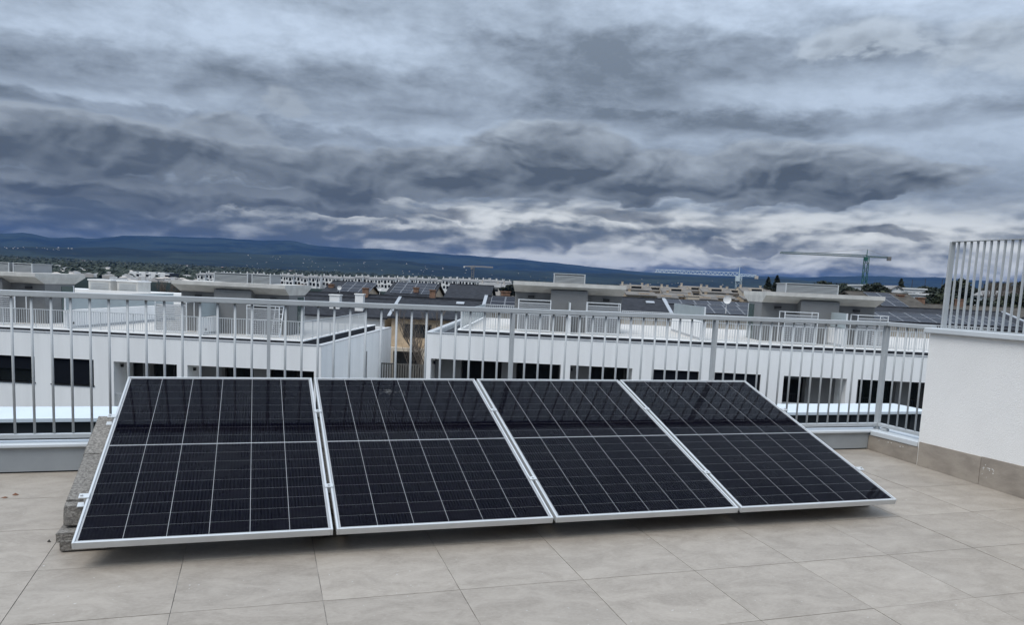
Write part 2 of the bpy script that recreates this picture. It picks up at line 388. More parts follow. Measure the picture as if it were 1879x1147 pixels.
def build_terrain():
    rs = [0.01, 25, 48, 60, 70, 85, 100, 130, 160, 210, 260, 340, 420, 480, 560, 700, 900, 1100, 1300, 1500, 1750, 2000, 2250, 2500, 2700, 2900, 3100, 3400, 3600, 3800, 4000, 4200, 4400, 4600, 4800, 5000, 5200, 5400, 5700, 6200, 6600, 7000, 7400, 7800, 8200, 8600, 9000, 9250, 9500, 9900, 10600, 11500]
    azs = list(np.arange(-180, -32, 6.0)) + list(np.arange(-32, 68, .5)) + list(np.arange(68, 180, 6.0))
    v, f = [], []
    for r in rs:
        for a in azs:
            ra = math.radians(a); v.append((r * math.sin(ra), r * math.cos(ra), ground_z(a, r)))
    n = len(azs)
    for i in range(len(rs) - 1):
        for j in range(n): k = (j + 1) % n; f.append((i * n + j, i * n + k, (i + 1) * n + k, (i + 1) * n + j))
    m = bpy.data.materials.new('land'); m.use_nodes = True; nt = m.node_tree; b = nt.nodes['Principled BSDF']; b.inputs['Roughness'].default_value = .95; b.inputs['Specular IOR Level'].default_value = .1
    g = nt.nodes.new('ShaderNodeNewGeometry')
    mp = nt.nodes.new('ShaderNodeMapping'); nt.links.new(g.outputs['Position'], mp.inputs[0]); mp.inputs['Scale'].default_value = (1, 1, 0)
    a1 = fbm(nt, mp.outputs[0], .0016, 10, .62, .6); a2 = fbm(nt, mp.outputs[0], .010, 8, .65, .4)
    c = mixc(nt, a1.smooth(.40, .62), (.006, .012, .011), (.022, .032, .024))
    c = mixc(nt, a2.smooth(.55, .68) * .25, c, (.075, .078, .045))
    c = mixc(nt, a2.smooth(.66, .72) * .25, c, (.16, .14, .10))
    nt.links.new(c, b.inputs['Base Color'])
    me = bpy.data.meshes.new('ground'); me.from_pydata(v, [], f); me.materials.append(m); me.polygons.foreach_set('use_smooth', [True] * len(f)); me.update()
    structure(link('ground', me))
build_terrain()
def gz(u, v):
    x, y, _ = uvw(u, v, 0); return ground_z(math.degrees(math.atan2(x, y)), math.hypot(x, y))

# ================================================================== THE TERRACE
YR, XW, WY = 5.4377, 5.0849, 0.0458
SLY, SLX = 0.0352, 0.0023
def floor_z(x, y): return SLY * (y - YR) + SLX * (x - XW)
def wall_x(y): return XW + math.tan(WY) * (YR - y)
FLOOR_ROT = (math.atan(SLY), -math.atan(SLX), 0)

def build_floor():
    x0, x1, y0, y1 = -3.4, 5.6, -1.6, YR + .03
    slab = MB(); P = [(x0, y0), (x1, y0), (x1, y1), (x0, y1)]
    slab.hexa([(x, y, floor_z(x, y) - .30) for x, y in P] + [(x, y, floor_z(x, y) - .0035) for x, y in P])
    fl = structure(link('terrace_floor', slab.mesh('terrace_floor', 'grout')))
    a, b, ox, oy, g = .6, .547, -.9332, 4.3568, .0016
    t = MB(); t.box(g - a / 2, a / 2 - g, g - b / 2, b / 2 - g, -.009, 0); full = t.mesh('floor_tile', 'stone_tile')
    for i in range(-4, 10):
        for j in range(-2, 11):
            cx, cy = ox + (i + .5) * a, oy - (j + .5) * b
            ty1, tx1 = min(cy + b / 2, y1 - .012), cx + a / 2
            if ty1 - (cy - b / 2) < .03: continue
            if i == 9: tx1 = wall_x(cy) + .03
            jz = random.uniform(-.0007, .0007)
            if ty1 < cy + b / 2 - .001 or i == 9:
                q = MB(); q.box(g - a / 2, tx1 - cx - g, g - b / 2, ty1 - cy - g, -.009, 0); me = q.mesh('floor_tile', 'stone_tile')
            else: me = full
            o = link('floor_tile', me, fl, (cx, cy, floor_z(cx, cy) + jz), FLOOR_ROT)
build_floor()

# our own building under the terrace
def build_own():
    t = Thing('apartment_block', 'white rendered block below the tiled roof terrace in the foreground', 'building', (1, 2, -8))
    t.part('wall', MB().box(-3.42, 5.62, -1.62, YR + .10, -8.2, -.62), 'white_plaster')
    t.part('parapet', MB().box(-3.42, 5.62, YR + .035, YR + .12, -.62, .10), 'white_plaster')
build_own()
def added_stair_head():  # unseen block, added to keep low light off the floor under the panels
    t = Thing('stair_head', 'unseen grey stair-head with concrete lid, added behind the camera to block low light', 'building', (1.5, -2.4, -.3))
    t.part('wall', MB().box(-2.6, 4.6, -4.0, -1.75, -.7, 2.2), 'grey_render')
    t.part('canopy', MB().box(-3.0, 5.0, -4.4, -1.1, 2.2, 2.55), 'fair_concrete')
    t.part('glazed_door', MB().box(-.2, 2.2, -1.75, -1.72, -.2, 1.95), 'dark_glass')
added_stair_head()

# balustrade ---------------------------------------------------------
def build_railing():
    YB = YR + .045
    t = Thing('terrace_railing', 'pale grey metal balustrade with slim upright bars behind the solar panels', 'railing', (1.8, YB, .17))
    XL, XC = -3.3, 5.208
    bevel(t.part('top_rail', MB().box(XL, XC + .022, YB - .025, YB + .025, 1.082, 1.118), 'rail_paint'), .004)
    bevel(t.part('bottom_rail', MB().box(XL, XC + .02, YB - .02, YB + .02, .198, .226), 'rail_paint'), .003)
    pm = MB().box(-.011, .011, -.024, .024, .0, .91).mesh('post', 'rail_paint')
    bm = MB().tube((0, 0, 0), (0, 0, .858), .0078, n=12).mesh('bar', 'rail_paint', smooth=False)
    for p in bm.polygons: p.use_smooth = len(p.vertices) == 4
    fm = MB().box(-.02, .02, -.03, .03, 0, .022).mesh('foot', 'rail_paint')
    sp = (5.208 - .062) / 48
    posts = [0, 16, 32, -16]
    for k in range(-30, 48):
        x = .062 + sp * k
        if x < XL: continue
        if k in posts:
            t.at('post', pm, (x, YB, .172)); t.at('foot', fm, (x, YB, .172))
        else: t.at('bar', bm, (x, YB, .225))
    cp = MB().box(-.016, .016, -.022, .022, 0, .91).mesh('corner_post', 'rail_paint'); t.at('post', cp, (XC, YB, .172))
    # return along the right-hand side up to the white wall
    ye = 4.985
    bevel(t.part('side_top_rail', MB().box(XC - .025, XC + .025, ye, YB - .027, 1.081, 1.117), 'rail_paint'), .004)
    bevel(t.part('side_bottom_rail', MB().box(XC - .02, XC + .02, ye, YB - .027, .2, .228), 'rail_paint'), .003)
    for k in range(1, 5): t.at('bar', bm, (XC, YB - .027 - k * .098, .226))
    t.at('foot', fm, (XC - .005, YB - .10, .174))
build_railing()

def build_curb():
    t = Thing('terrace_kerb', 'low grey sheet-metal kerb with pale coping under the balustrade', 'kerb', (1.8, YR, 0))
    xl = -3.35
    t.part('gap_strip', MB().box(xl, XW, YR + .012, YR + .03, -.2, .02), 'dark_gap')
    for x0, x1 in ((xl, -2.06), (-2.056, .35), (.354, 2.75), (2.754, XW - .002)):
        f = MB().hexa([(x0, YR, floor_z(x0, YR) + .010), (x1, YR, floor_z(x1, YR) + .010), (x1, YR + .011, floor_z(x1, YR) + .010), (x0, YR + .011, floor_z(x0, YR) + .010), (x0, YR, .147), (x1, YR, .147), (x1, YR + .011, .147), (x0, YR + .011, .147)])
        t.part('face_panel', f, 'curb_metal')
    bevel(t.part('coping', MB().box(xl, XW + .28, YR - .022, YR + .13, .149, .171), 'sheet_metal'), .005)
    # return along the right edge
    P = [(wall_x(YR) - .006, YR - .024), (wall_x(4.925) - .006, 4.925), (wall_x(4.925) + .26, 4.925), (wall_x(YR) + .26, YR - .024)]
    P = [P[1], P[2], P[3], P[0]]
    bevel(t.part('side_coping', MB().hexa([(x, y, .128) for x, y in P] + [(x, y, .1705) for x, y in P]), 'sheet_metal'), .005)
    Q = [(wall_x(4.925) + .012, 4.925), (wall_x(4.925) + .24, 4.925), (wall_x(YR) + .24, YR + .02), (wall_x(YR) + .012, YR + .02)]
    t.part('upstand', MB().hexa([(x, y, -.25) for x, y in Q] + [(x, y, .127) for x, y in Q]), 'white_plaster_near')
    def sk(ya, yb, h, out): # skirting tile standing on the floor against the side
        return MB().hexa([(wall_x(ya) - out, ya, floor_z(XW, ya) + .002), (wall_x(ya) + .010, ya, floor_z(XW, ya) + .002), (wall_x(yb) + .010, yb, floor_z(XW, yb) + .002), (wall_x(yb) - out, yb, floor_z(XW, yb) + .002),
                          (wall_x(ya) - out, ya, h), (wall_x(ya) + .010, ya, h), (wall_x(yb) + .010, yb, h), (wall_x(yb) - out, yb, h)])
    s = t.part('skirting_tile', sk(4.918, YR - .003, .126, 0), 'skirting_stone')
    for k in range(5):
        yy = random.uniform(5.0, 5.35); zz = random.uniform(.06, .11); r = random.uniform(.003, .006); xx = wall_x(yy) - .002
        t.part('paint_splash', MB().prism([(xx, yy + r * math.cos(w) * random.uniform(.6, 1.2), zz + r * .7 * math.sin(w)) for w in np.linspace(0, 5.5, 9)], (.0015, 0, 0)), 'splash_paint', s)
    return sk
sk = build_curb()

def build_wall():
    t = Thing('parapet_wall', 'white textured plaster parapet wall with metal coping at the right', 'wall', (XW + .1, 4, -.1))
    ya, yb = -1.4, 4.922
    def hx(o0, o1, y0, y1, z0, z1): return MB().hexa([(wall_x(y0) + o0, y0, z0), (wall_x(y0) + o1, y0, z0), (wall_x(y1) + o1, y1, z0), (wall_x(y1) + o0, y1, z0), (wall_x(y0) + o0, y0, z1), (wall_x(y0) + o1, y0, z1), (wall_x(y1) + o1, y1, z1), (wall_x(y1) + o0, y1, z1)])
    t.part('wall', hx(.004, .27, ya, yb, -.6, 1.056), 'white_plaster_near')
    bevel(t.part('coping', hx(-.028, .30, ya, yb + .035, 1.058, 1.100), 'sheet_metal'), .006)
    yj = [4.905, 4.349, 3.79, 3.23, 2.67, 2.11, 1.55, .99, .43, -.13, -.69]
    for i in range(len(yj) - 1):
        s = t.part('skirting_tile', sk(yj[i + 1] + .002, yj[i] - .002, .175 + random.uniform(-.002, .002), .008), 'skirting_stone')
        if i == 1:
            for k in range(18):
                yy = random.gauss(4.27, .028); zz = random.gauss(.085, .02); r = random.uniform(.0015, .0042); xx = wall_x(yy) - .0098
                t.part('paint_splash', MB().prism([(xx, yy + r * math.cos(w) * random.uniform(.5, 1.3), zz + r * 1.3 * math.sin(w)) for w in np.linspace(0, 5.5, 9)], (.0015, 0, 0)), 'splash_paint', s)
    # slatted guard standing on the coping
    g = Thing('slatted_guard', 'tall pale metal slat guard standing on the white wall coping', 'guard rail', (XW + .12, 4.4, 1.10))
    def X0(y): return wall_x(y) + .09
    y = 4.885; bevel(g.part('end_post', MB().box(X0(y) - .024, X0(y) + .024, y - .008, y + .008, 1.10, 1.783), 'rail_paint'), .002)
    sm = MB().box(-.008, .008, -.005, .005, 0, .672).mesh('slat', 'rail_paint')
    for k in range(62):
        y = 4.83 - .0558 * k
        g.at('slat', sm, (X0(y), y, 1.108))
    def rail(z0, z1, w): return MB().hexa([(X0(1.35) - w, 1.35, z0), (X0(1.35) + w, 1.35, z0), (X0(4.874) + w, 4.874, z0), (X0(4.874) - w, 4.874, z0), (X0(1.35) - w, 1.35, z1), (X0(1.35) + w, 1.35, z1), (X0(4.874) + w, 4.874, z1), (X0(4.874) - w, 4.874, z1)])
    g.part('top_rail', rail(1.7805, 1.786, .022), 'rail_paint'); g.part('base_rail', rail(1.1015, 1.1075, .024), 'rail_paint')
build_wall()

# ------------------------------------------------------------------ solar panels
PX, PY, PZ, PW, GAP, PL, TILT, PYAW = -.7909, 5.4447, .5966, 1.134, .0176, 1.7678, .3066, .004
def build_panels():
    pr = Matrix.Rotation(PYAW, 4, 'Z') @ Matrix.Rotation(TILT, 4, 'X')   # local x across, -y down the slope, z out of the glass
    TK, LIP = .035, .011
    def fr(x0, x1, y0, y1): return MB().box(x0, x1, y0, y1, -TK, 0)
    side = fr(0, LIP, -PL, 0).mesh('frame_side', 'aluminium_frame'); top = fr(LIP, PW - LIP, -LIP, 0).mesh('frame_end', 'aluminium_frame')
    back = MB().box(LIP, PW - LIP, -PL + LIP, -LIP, -.012, -.0054).mesh('backsheet', 'backsheet')
    glass = MB().box(LIP, PW - LIP, -PL + LIP, -LIP, -.0042, -.0016).mesh('glass', 'panel_glass')
    mx, my, mid = .020, .022, .008
    cw = (PW - 2 * mx) / 6; chh = (PL - 2 * my - mid) / 18
    gx, gy = .0012, .0006
    cell = MB().box(gx - cw / 2, cw / 2 - gx, gy - chh / 2, chh / 2 - gy, -.0002, 0).mesh('cell', 'solar_cell')
    jb = MB().box(-.05, .05, -.03, .03, -.016, 0).mesh('junction_box', 'black_metal')
    foot = MB()
    labels = ['solar panel at the left end, nearest the stacked concrete blocks', 'second solar panel from the left, with a dusty smudge near its top',
              'third solar panel from the left, between the smudged panel and the right-end one', 'solar panel at the right end, nearest the white wall']
    cl = MB(); cl.box(-.021, .021, -.016, .016, .0005, .0045); cl.box(-.0085, .0085, -.016, .016, -.034, .0005); cl.tube((0, 0, .0045), (0, 0, .011), .0065, n=6)
    clamp = cl.mesh('mid_clamp', 'aluminium_frame')
    ec = MB(); ec.box(-.036, .010, -.019, .019, .0005, .0045); ec.box(-.013, -.003, -.019, .019, -.046, .0005); ec.box(-.046, -.013, -.019, .019, -.05, -.045); ec.tube((-.024, 0, .0045), (-.024, 0, .012), .0065, n=6)
    endc = ec.mesh('end_clamp', 'aluminium_frame')
    for k in range(4):
        e = bpy.data.objects.new('solar_panel', None); COL.objects.link(e); e.empty_display_size = .2
        off = Matrix.Rotation(PYAW, 4, 'Z') @ Vector((k * (PW + GAP), 0, 0))
        e.matrix_world = Matrix.Translation(Vector((PX, PY, PZ)) + off) @ pr
        tag(e, labels[k], 'solar panel', 'row of four solar panels on the terrace')
        bevel(link('frame_side', side, e), .0015, 1); bevel(link('frame_side', side, e, (PW - LIP, 0, 0)), .0015, 1)
        bevel(link('frame_end', top, e), .0015, 1); bevel(link('frame_end', top, e, (0, -PL + LIP, 0)), .0015, 1)
        link('backsheet', back, e); link('glass', glass, e); link('junction_box', jb, e, (PW / 2, -PL / 2, -.013))
        for i in range(6):
            for j in range(18):
                link('cell', cell, e, (mx + (i + .5) * cw, -(my + (j + .5) * chh + (mid if j >= 9 else 0)), -.0050))
        if k < 3:
            for s in (.505, 1.375): link('clamp', clamp, e, (PW + GAP / 2, -s, 0))
        if k == 0:
            for s in (.55, 1.39): link('clamp', endc, e, (0, -s, 0))
        if k == 3:
            for s in (.53, 1.40): link('clamp', endc, e, (PW, -s, 0), (0, 0, math.pi))
        if k == 1:   # dried smear left by a bird or by rain
            rng = random.Random(3)
            for q in range(26):
                a, r = rng.uniform(0, 6.28), abs(rng.gauss(0, 1))
                cx, cy = .475 + .05 * r * math.cos(a), -.215 + .03 * r * math.sin(a); rr = rng.uniform(.004, .012)
                sm = MB().prism([(cx + rr * rng.uniform(.5, 1.5) * math.cos(w), cy + rr * rng.uniform(.4, 1) * math.sin(w), -.0015) for w in np.linspace(0, 5.6, 8)], (0, 0, .0003)).mesh('smudge', 'smudge')
                link('smudge', sm, e)
def smudge_mat():
    m = bpy.data.materials.new('smudge'); m.use_nodes = True; nt = m.node_tree; nt.nodes.clear(); out = nt.nodes.new('ShaderNodeOutputMaterial')
    a = nt.nodes.new('ShaderNodeBsdfTransparent'); d = nt.nodes.new('ShaderNodeBsdfDiffuse'); d.inputs[0].default_value = (.5, .5, .48, 1); x = nt.nodes.new('ShaderNodeMixShader'); x.inputs[0].default_value = .06
    nt.links.new(a.outputs[0], x.inputs[1]); nt.links.new(d.outputs[0], x.inputs[2]); nt.links.new(x.outputs[0], out.inputs[0]); MATS['smudge'] = m
smudge_mat()
build_panels()

# ------------------------------------------------------------------ concrete ballast under the panels
def rough(o, seed, amp=.004):
    import bmesh
    bm = bmesh.new(); bm.from_mesh(o.data); bmesh.ops.bevel(bm, geom=bm.edges[:], offset=.004, segments=2, affect='EDGES')
    bmesh.ops.subdivide_edges(bm, edges=bm.edges[:], cuts=3, use_grid_fill=True)
    rg = random.Random(seed)
    for v in bm.verts: v.co += Vector((rg.uniform(-1, 1), rg.uniform(-1, 1), rg.uniform(-1, 1))) * amp * .35
    bm.to_mesh(o.data); bm.free(); o.data.update()
def build_blocks():
    ct, st = math.cos(TILT), math.sin(TILT)
    def under(s): return PY - s * ct + .04 * st, PZ - s * st - .047 * ct    # y, z of the underside plane at slope distance s
    xs = [PX + .003, PX + PW + GAP / 2, PX + 2 * PW + 1.5 * GAP, PX + 3 * PW + 2.5 * GAP, PX + 4 * PW + 3 * GAP - .075]
    where = ['at the left end of the panel row', 'under the gap between the first and second panels', 'under the gap between the second and third panels', 'under the gap between the third and fourth panels', 'at the right end of the panel row']
    for i, x in enumerate(xs):
        t = Thing('ballast_support', 'stack of rough grey sloped concrete blocks ' + where[i], 'concrete block', (x, 4.6, floor_z(x, 4.6)), 0, 'concrete ballast under the panels')
        w = .105
        for (sa, sb, dx, drop) in ((.455, .893, .0, .0), (.899, 1.345, .004, .0)):
            ya, za = under(sb); yb, zb = under(sa); z0 = floor_z(x, 4.4) + .10
            o = t.part('sloped_block', MB().hexa([(x - w + dx, ya, z0 - .035), (x + w + dx, ya, z0 - .035), (x + w + dx, yb, z0), (x - w + dx, yb, z0), (x - w + dx, ya, za), (x + w + dx, ya, za), (x + w + dx, yb, zb), (x - w + dx, yb, zb)]), 'concrete_block')
            rough(o, i * 10 + int(sa * 10))
        y1, z1 = under(1.351); y2, z2 = under(1.40)
        o = t.part('nose_block', MB().hexa([(x - w + .004, y2 - .012, .035), (x + w, y2 - .012, .035), (x + w, y1, .035), (x - w + .004, y1, .035), (x - w + .004, y2, z2 - .002), (x + w, y2, z2 - .002), (x + w, y1, z1 - .002), (x - w + .004, y1, z1 - .002)]), 'concrete_block'); rough(o, i * 7 + 2)
        for k, (za, zb, dx, dy) in enumerate(((-.036, .0, .006, -.02), (.001, .034, -.014, 0))):
            ya_, yb_ = 4.035 + dy, 4.20
            o = t.part('base_slab', MB().box(x - w + dx, x + w + dx * .3, ya_, yb_, za + floor_z(x, 4.1) + .05 - .012, zb + floor_z(x, 4.1) + .05), 'concrete_block'); rough(o, i * 5 + k)
        o = t.part('base_slab', MB().box(x - w + .01, x + w, 4.22, 5.03, floor_z(x, 4.2) + .003, floor_z(x, 4.9) + .028), 'concrete_block')
build_blocks()

def bits():
    def flake(name, x, y, r, seed, m, label, cat, h=.004):
        rg = random.Random(seed); z = floor_z(x, y)
        pts = [(x + r * rg.uniform(.6, 1.2) * math.cos(w), y + .55 * r * rg.uniform(.6, 1.2) * math.sin(w), z + .002) for w in np.linspace(0, 5.5, 9)]
        mb = MB(); b = len(mb.v); mb.v += pts + [(x + r * .1, y, z + h + .004)]
        for i in range(9): mb.quadf((i, (i + 1) % 9, 9))
        mb.quadf(tuple(range(8, -1, -1)))
        tag(link(name, mb.mesh(name, m, (x, y, z)), None, (x, y, z)), label, cat)
    flake('dry_leaf', -1.355, 4.93, .020, 1, 'dry_leaf', 'reddish-brown dry leaf scrap on the tiles, the left one of two', 'leaf')
    flake('dry_leaf', -1.315, 4.975, .017, 2, 'dry_leaf', 'curled reddish-brown leaf scrap on the tiles, the right one of two', 'leaf', .01)
    flake('twig_scrap', 1.06, 2.70, .016, 3, 'dark_bit', 'small dark scrap lying alone on the foreground tiles', 'debris')
    flake('pebble', -.965, 4.17, .010, 4, 'dark_bit', 'tiny dark pebble beside the left stack of concrete blocks', 'pebble', .01)
bits()
#BACKGROUND#

# ================================================================== HOUSES ACROSS THE STREET (u along the street, v away from us)
VF = 36.5
def facade(u0, u1, z0, z1, ops, v=VF, t=.30):
    """front wall with real openings ops = (u0,u1,z0,z1)"""
    m = MB(); xs = sorted({u0, u1, *[o[0] for o in ops], *[o[1] for o in ops]})
    for a, b in zip(xs[:-1], xs[1:]):
        zs = z0
        for o in sorted([o for o in ops if o[0] <= a + 1e-6 and o[1] >= b - 1e-6], key=lambda o: o[2]):
            if o[2] > zs: m.box(a, b, v, v + t, zs, o[2])
            zs = o[3]
        if zs < z1: m.box(a, b, v, v + t, zs, z1)
    return m
def white_house(name, label, u0, u1, zp, ops, vb, zf):
    t = Thing(name, label, 'house', ((u0 + u1) / 2, VF, -8), TH, 'white terraced houses across the street')
    t.part('front_wall', facade(u0, u1, -8.2, zp, [o[:4] for o in ops]), 'white_plaster')
    t.part('side_wall', MB().box(u0, u0 + .3, VF + .3, vb, -8.2, zp), 'white_plaster')
    t.part('side_wall', MB().box(u1 - .3, u1, VF + .3, vb, -8.2, zp), 'white_plaster')
    t.part('rear_wall', MB().box(u0 + .3, u1 - .3, vb - .3, vb, -8.2, zp), 'white_plaster')
    cp = MB(); cp.box(u0 - .02, u1 + .02, VF - .025, VF + .30, zp, zp + .035); cp.box(u0 - .02, u0 + .28, VF + .3, vb, zp, zp + .034); cp.box(u1 - .28, u1 + .02, VF + .3, vb, zp, zp + .034)
    t.part('coping', cp, 'grey_coping')
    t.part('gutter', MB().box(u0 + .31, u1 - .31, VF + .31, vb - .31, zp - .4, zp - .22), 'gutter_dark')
    for i, o in enumerate(ops):
        a, b, c, d, kind = o
        if kind == 'shutter':
            w = t.part('window', MB().box(a, b, VF + .20, VF + .24, c, d), 'dark_glass')
            sl = MB(); n = int((d - c) / .055)
            cut = 0 if i else int(n * .5)
            for k in range(cut, n): z = c + .02 + k * .055; sl.hexa([(a + .03, VF + .10, z), (b - .03, VF + .10, z), (b - .03, VF + .17, z + .01), (a + .03, VF + .17, z + .01), (a + .03, VF + .12, z + .05), (b - .03, VF + .12, z + .05), (b - .03, VF + .17, z + .05), (a + .03, VF + .17, z + .05)])
            t.part('shutter', sl, 'shutter_dark', w)
            fr = MB(); fr.box(a, a + .04, VF + .05, VF + .2, c, d); fr.box(b - .04, b, VF + .05, VF + .2, c, d); fr.box(a - .03, b + .03, VF - .04, VF + .2, c - .05, c)
            t.part('frame', fr, 'black_metal', w)
        else:   # loggia: recessed balcony with glazing at the back
            dp = 1.9
            lg = MB(); lg.box(a - .02, a, VF + .3, VF + dp, c, d); lg.box(b, b + .02, VF + .3, VF + dp, c, d); lg.box(a, b, VF + .3, VF + dp, d, d + .03); lg.box(a, b, VF + .3, VF + dp, c - .03, c)
            r = t.part('loggia', lg, 'white_plaster')
            wds = kind; x = a
            for w_, isglass in wds:
                x2 = min(b, x + w_)
                if isglass:
                    n = max(1, round((x2 - x) / 1.3))
                    for q in range(n):
                        xa, xb = x + (x2 - x) * q / n, x + (x2 - x) * (q + 1) / n
                        t.part('sliding_door', MB().box(xa + .04, xb - .04, VF + dp - .06, VF + dp, c + .05, d - .02), 'dark_glass', r)
                    fr = MB()
                    for q in range(n + 1): xx = x + (x2 - x) * q / n; fr.box(xx - .035, xx + .035, VF + dp - .08, VF + dp - .061, c, d)
                    t.part('door_frame', fr, 'black_metal', r)
                else: t.part('grey_pier', MB().box(x, x2, VF + dp - .5, VF + dp, c, d), 'loggia_wall', r)
                x = x2
            t.part('lamp', MB().box(a + .04, a + .14, VF + .55, VF + .67, d - .32, d - .17), 'black_metal', r)
    return t
def far_railing(t, u0, u1, v0, v1, z0, z1, left=True, right=True, skip=()):
    m = MB(); fr = MB()
    def run(p, q):
        L = math.hypot(q[0] - p[0], q[1] - p[1]); n = max(2, int(L / .115))
        dx, dy = (q[0] - p[0]) / L, (q[1] - p[1]) / L
        def bx(mm, s0, s1, w, a, b):
            P = [(p[0] + dx * s0 + dy * w, p[1] + dy * s0 - dx * w), (p[0] + dx * s1 + dy * w, p[1] + dy * s1 - dx * w), (p[0] + dx * s1 - dy * w, p[1] + dy * s1 + dx * w), (p[0] + dx * s0 - dy * w, p[1] + dy * s0 + dx * w)]
            mm.hexa([(x, y, a) for x, y in P] + [(x, y, b) for x, y in P])
        bx(fr, 0, L, .022, z1 - .035, z1); bx(fr, 0, L, .018, z0 + .06, z0 + .085)
        for k in range(n + 1):
            s = L * k / n
            if k % 14 == 0: bx(fr, max(0, s - .018), min(L, s + .018), .022, z0, z1 - .035)
            else: bx(m, s - .009, s + .009, .009, z0 + .085, z1 - .035)
    run((u0, v0), (u1, v0))
    if right: run((u1, v0), (u1, v1))
    if left: run((u0, v1), (u0, v0))
    r = t.part('railing', fr, 'far_rail')
    b = t.part('bars', m, 'far_rail', r); b['kind'] = 'stuff'
    return r
def louvre(t, parent, u0, u1, v, z0, z1, name='louvre_screen', depth=.05):
    f = MB(); w = .035
    f.box(u0, u0 + w, v, v + depth, z0, z1); f.box(u1 - w, u1, v, v + depth, z0, z1); f.box(u0 + w, u1 - w, v, v + depth, z1 - w, z1); f.box(u0 + w, u1 - w, v, v + depth, z0, z0 + w)
    o = t.part(name, f, 'white_metal', parent)
    return o
def slats(u0, u1, v, z0, z1, p=.075, d=.05):
    m = MB(); n = int((z1 - z0) / p)
    for k in range(n):
        z = z0 + k * p + .01
        m.hexa([(u0, v, z), (u1, v, z), (u1, v + d, z + p * .55), (u0, v + d, z + p * .55), (u0, v, z + .012), (u1, v, z + .012), (u1, v + d, z + p * .55 + .012), (u0, v + d, z + p * .55 + .012)])
    return m
def penthouse(t, u0, u1, zf, zt, louv, mid, vents, door):
    """roof stair-head: grey walls under a thick concrete lid with tapered underside"""
    vf, vb, vi, dz = 39.0, 43.4, .9, .54
    w = MB(); w.box(u0 + .08, u1 - .08, vf + vi, vb - vi, zf, zt - dz); w.box(mid[0], mid[1], vf + .25, vf + vi, zf, zt - .37)
    ph = t.part('stair_head', w, 'grey_render')
    c = MB(); fz = zt - .19
    c.hexa([(u0 + .06, vf + vi - .05, zt - dz), (u1 - .06, vf + vi - .05, zt - dz), (u1 - .06, vb - vi + .05, zt - dz), (u0 + .06, vb - vi + .05, zt - dz), (u0, vf, fz), (u1, vf, fz), (u1, vb, fz), (u0, vb, fz)])
    c.f = [f for k, f in enumerate(c.f) if k not in (1,)]; c.mi = c.mi[:len(c.f)]
    b = len(c.v); c.v += [(u0, vf, zt), (u1, vf, zt), (u1, vb, zt), (u0, vb, zt)]
    for i in range(4): j = (i + 1) % 4; c.quadf((b - 4 + i, b - 4 + j, b + j, b + i))
    c.quadf((b, b + 1, b + 2, b + 3))
    t.part('canopy', c, 'fair_concrete', ph)
    for (a, b_) in louv:
        o = louvre(t, ph, a, b_, 38.0, zf + .06, zf + 1.56)
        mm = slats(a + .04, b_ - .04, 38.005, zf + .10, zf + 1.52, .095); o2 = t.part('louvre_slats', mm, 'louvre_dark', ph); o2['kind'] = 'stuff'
        lp = MB(); lp.box(a, a + .035, 38.06, 38.9, zf + 1.52, zf + 1.555); lp.box(b_ - .035, b_, 38.06, 38.9, zf + 1.52, zf + 1.555); lp.box(a, a + .035, 38.87, 38.9, zf, zf + 1.52); lp.box(b_ - .035, b_, 38.87, 38.9, zf, zf + 1.52)
        t.part('louvre_bracket', lp, 'white_metal', ph)
    for (a, b_) in vents:
        t.part('roof_vent', MB().box(a + .04, b_ - .04, 40.5, 42.1, zt + .02, zt + .46), 'vent_box_grey', ph)
        vs_ = slats(a, b_, 40.40, zt + .02, zt + .44, .062, .06); vs_.box(a, b_, 40.38, 42.15, zt + .46, zt + .49)
        for s_ in (a, b_ - .05): vs_.box(s_, s_ + .05, 40.38, 40.46, zt, zt + .46)
        o = t.part('vent_louvres', vs_, 'louvre_metal', ph); o['kind'] = 'stuff'
    if door:
        xx = u1 - .08 if door > 0 else u0 + .08
        a, b_ = (xx - .02, xx + .03) if door > 0 else (xx - .03, xx + .02)
        t.part('glazed_door', MB().box(a, b_, 41.3, 42.3, zf + .02, zt - dz - .12), 'door_glass', ph)
        t.part('door_frame', MB().box(a - .004, b_ + .004, 42.3, 42.38, zf + .02, zt - dz - .1), 'white_metal', ph)
    t.part('wall_lamp', MB().box((u0 + mid[0]) / 2 - .2, (u0 + mid[0]) / 2 + .12, vf + vi - .12, vf + vi, zt - dz - .28, zt - dz - .16), 'black_metal', ph)
    t.part('wall_lamp', MB().box((u1 + mid[1]) / 2 - .12, (u1 + mid[1]) / 2 + .2, vf + vi - .12, vf + vi, zt - dz - .28, zt - dz - .16), 'black_metal', ph)
    return ph
def divider(t, u, v0, v1, zf, wall=.86, glass=.66):
    d = t.part('divider_wall', MB().box(u - .09, u + .09, v0, v1, zf, zf + wall), 'white_plaster')
    t.part('frosted_screen', MB().box(u - .02, u + .02, v0 + .05, v1, zf + wall + .04, zf + wall + .04 + glass), 'frosted_glass', d)
    t.part('screen_trim', MB().box(u - .035, u + .035, v0 + .02, v0 + .05, zf + wall, zf + wall + .04 + glass), 'white_metal', d)
    t.part('skirting', MB().box(u - .10, u + .10, v0 + .2, v1, zf + .001, zf + .12), 'grey_coping', d)
    t.part('socket', MB().box(u + .0901, u + .12, v0 + .45, v0 + .57, zf + .22, zf + .32), 'black_metal', d)

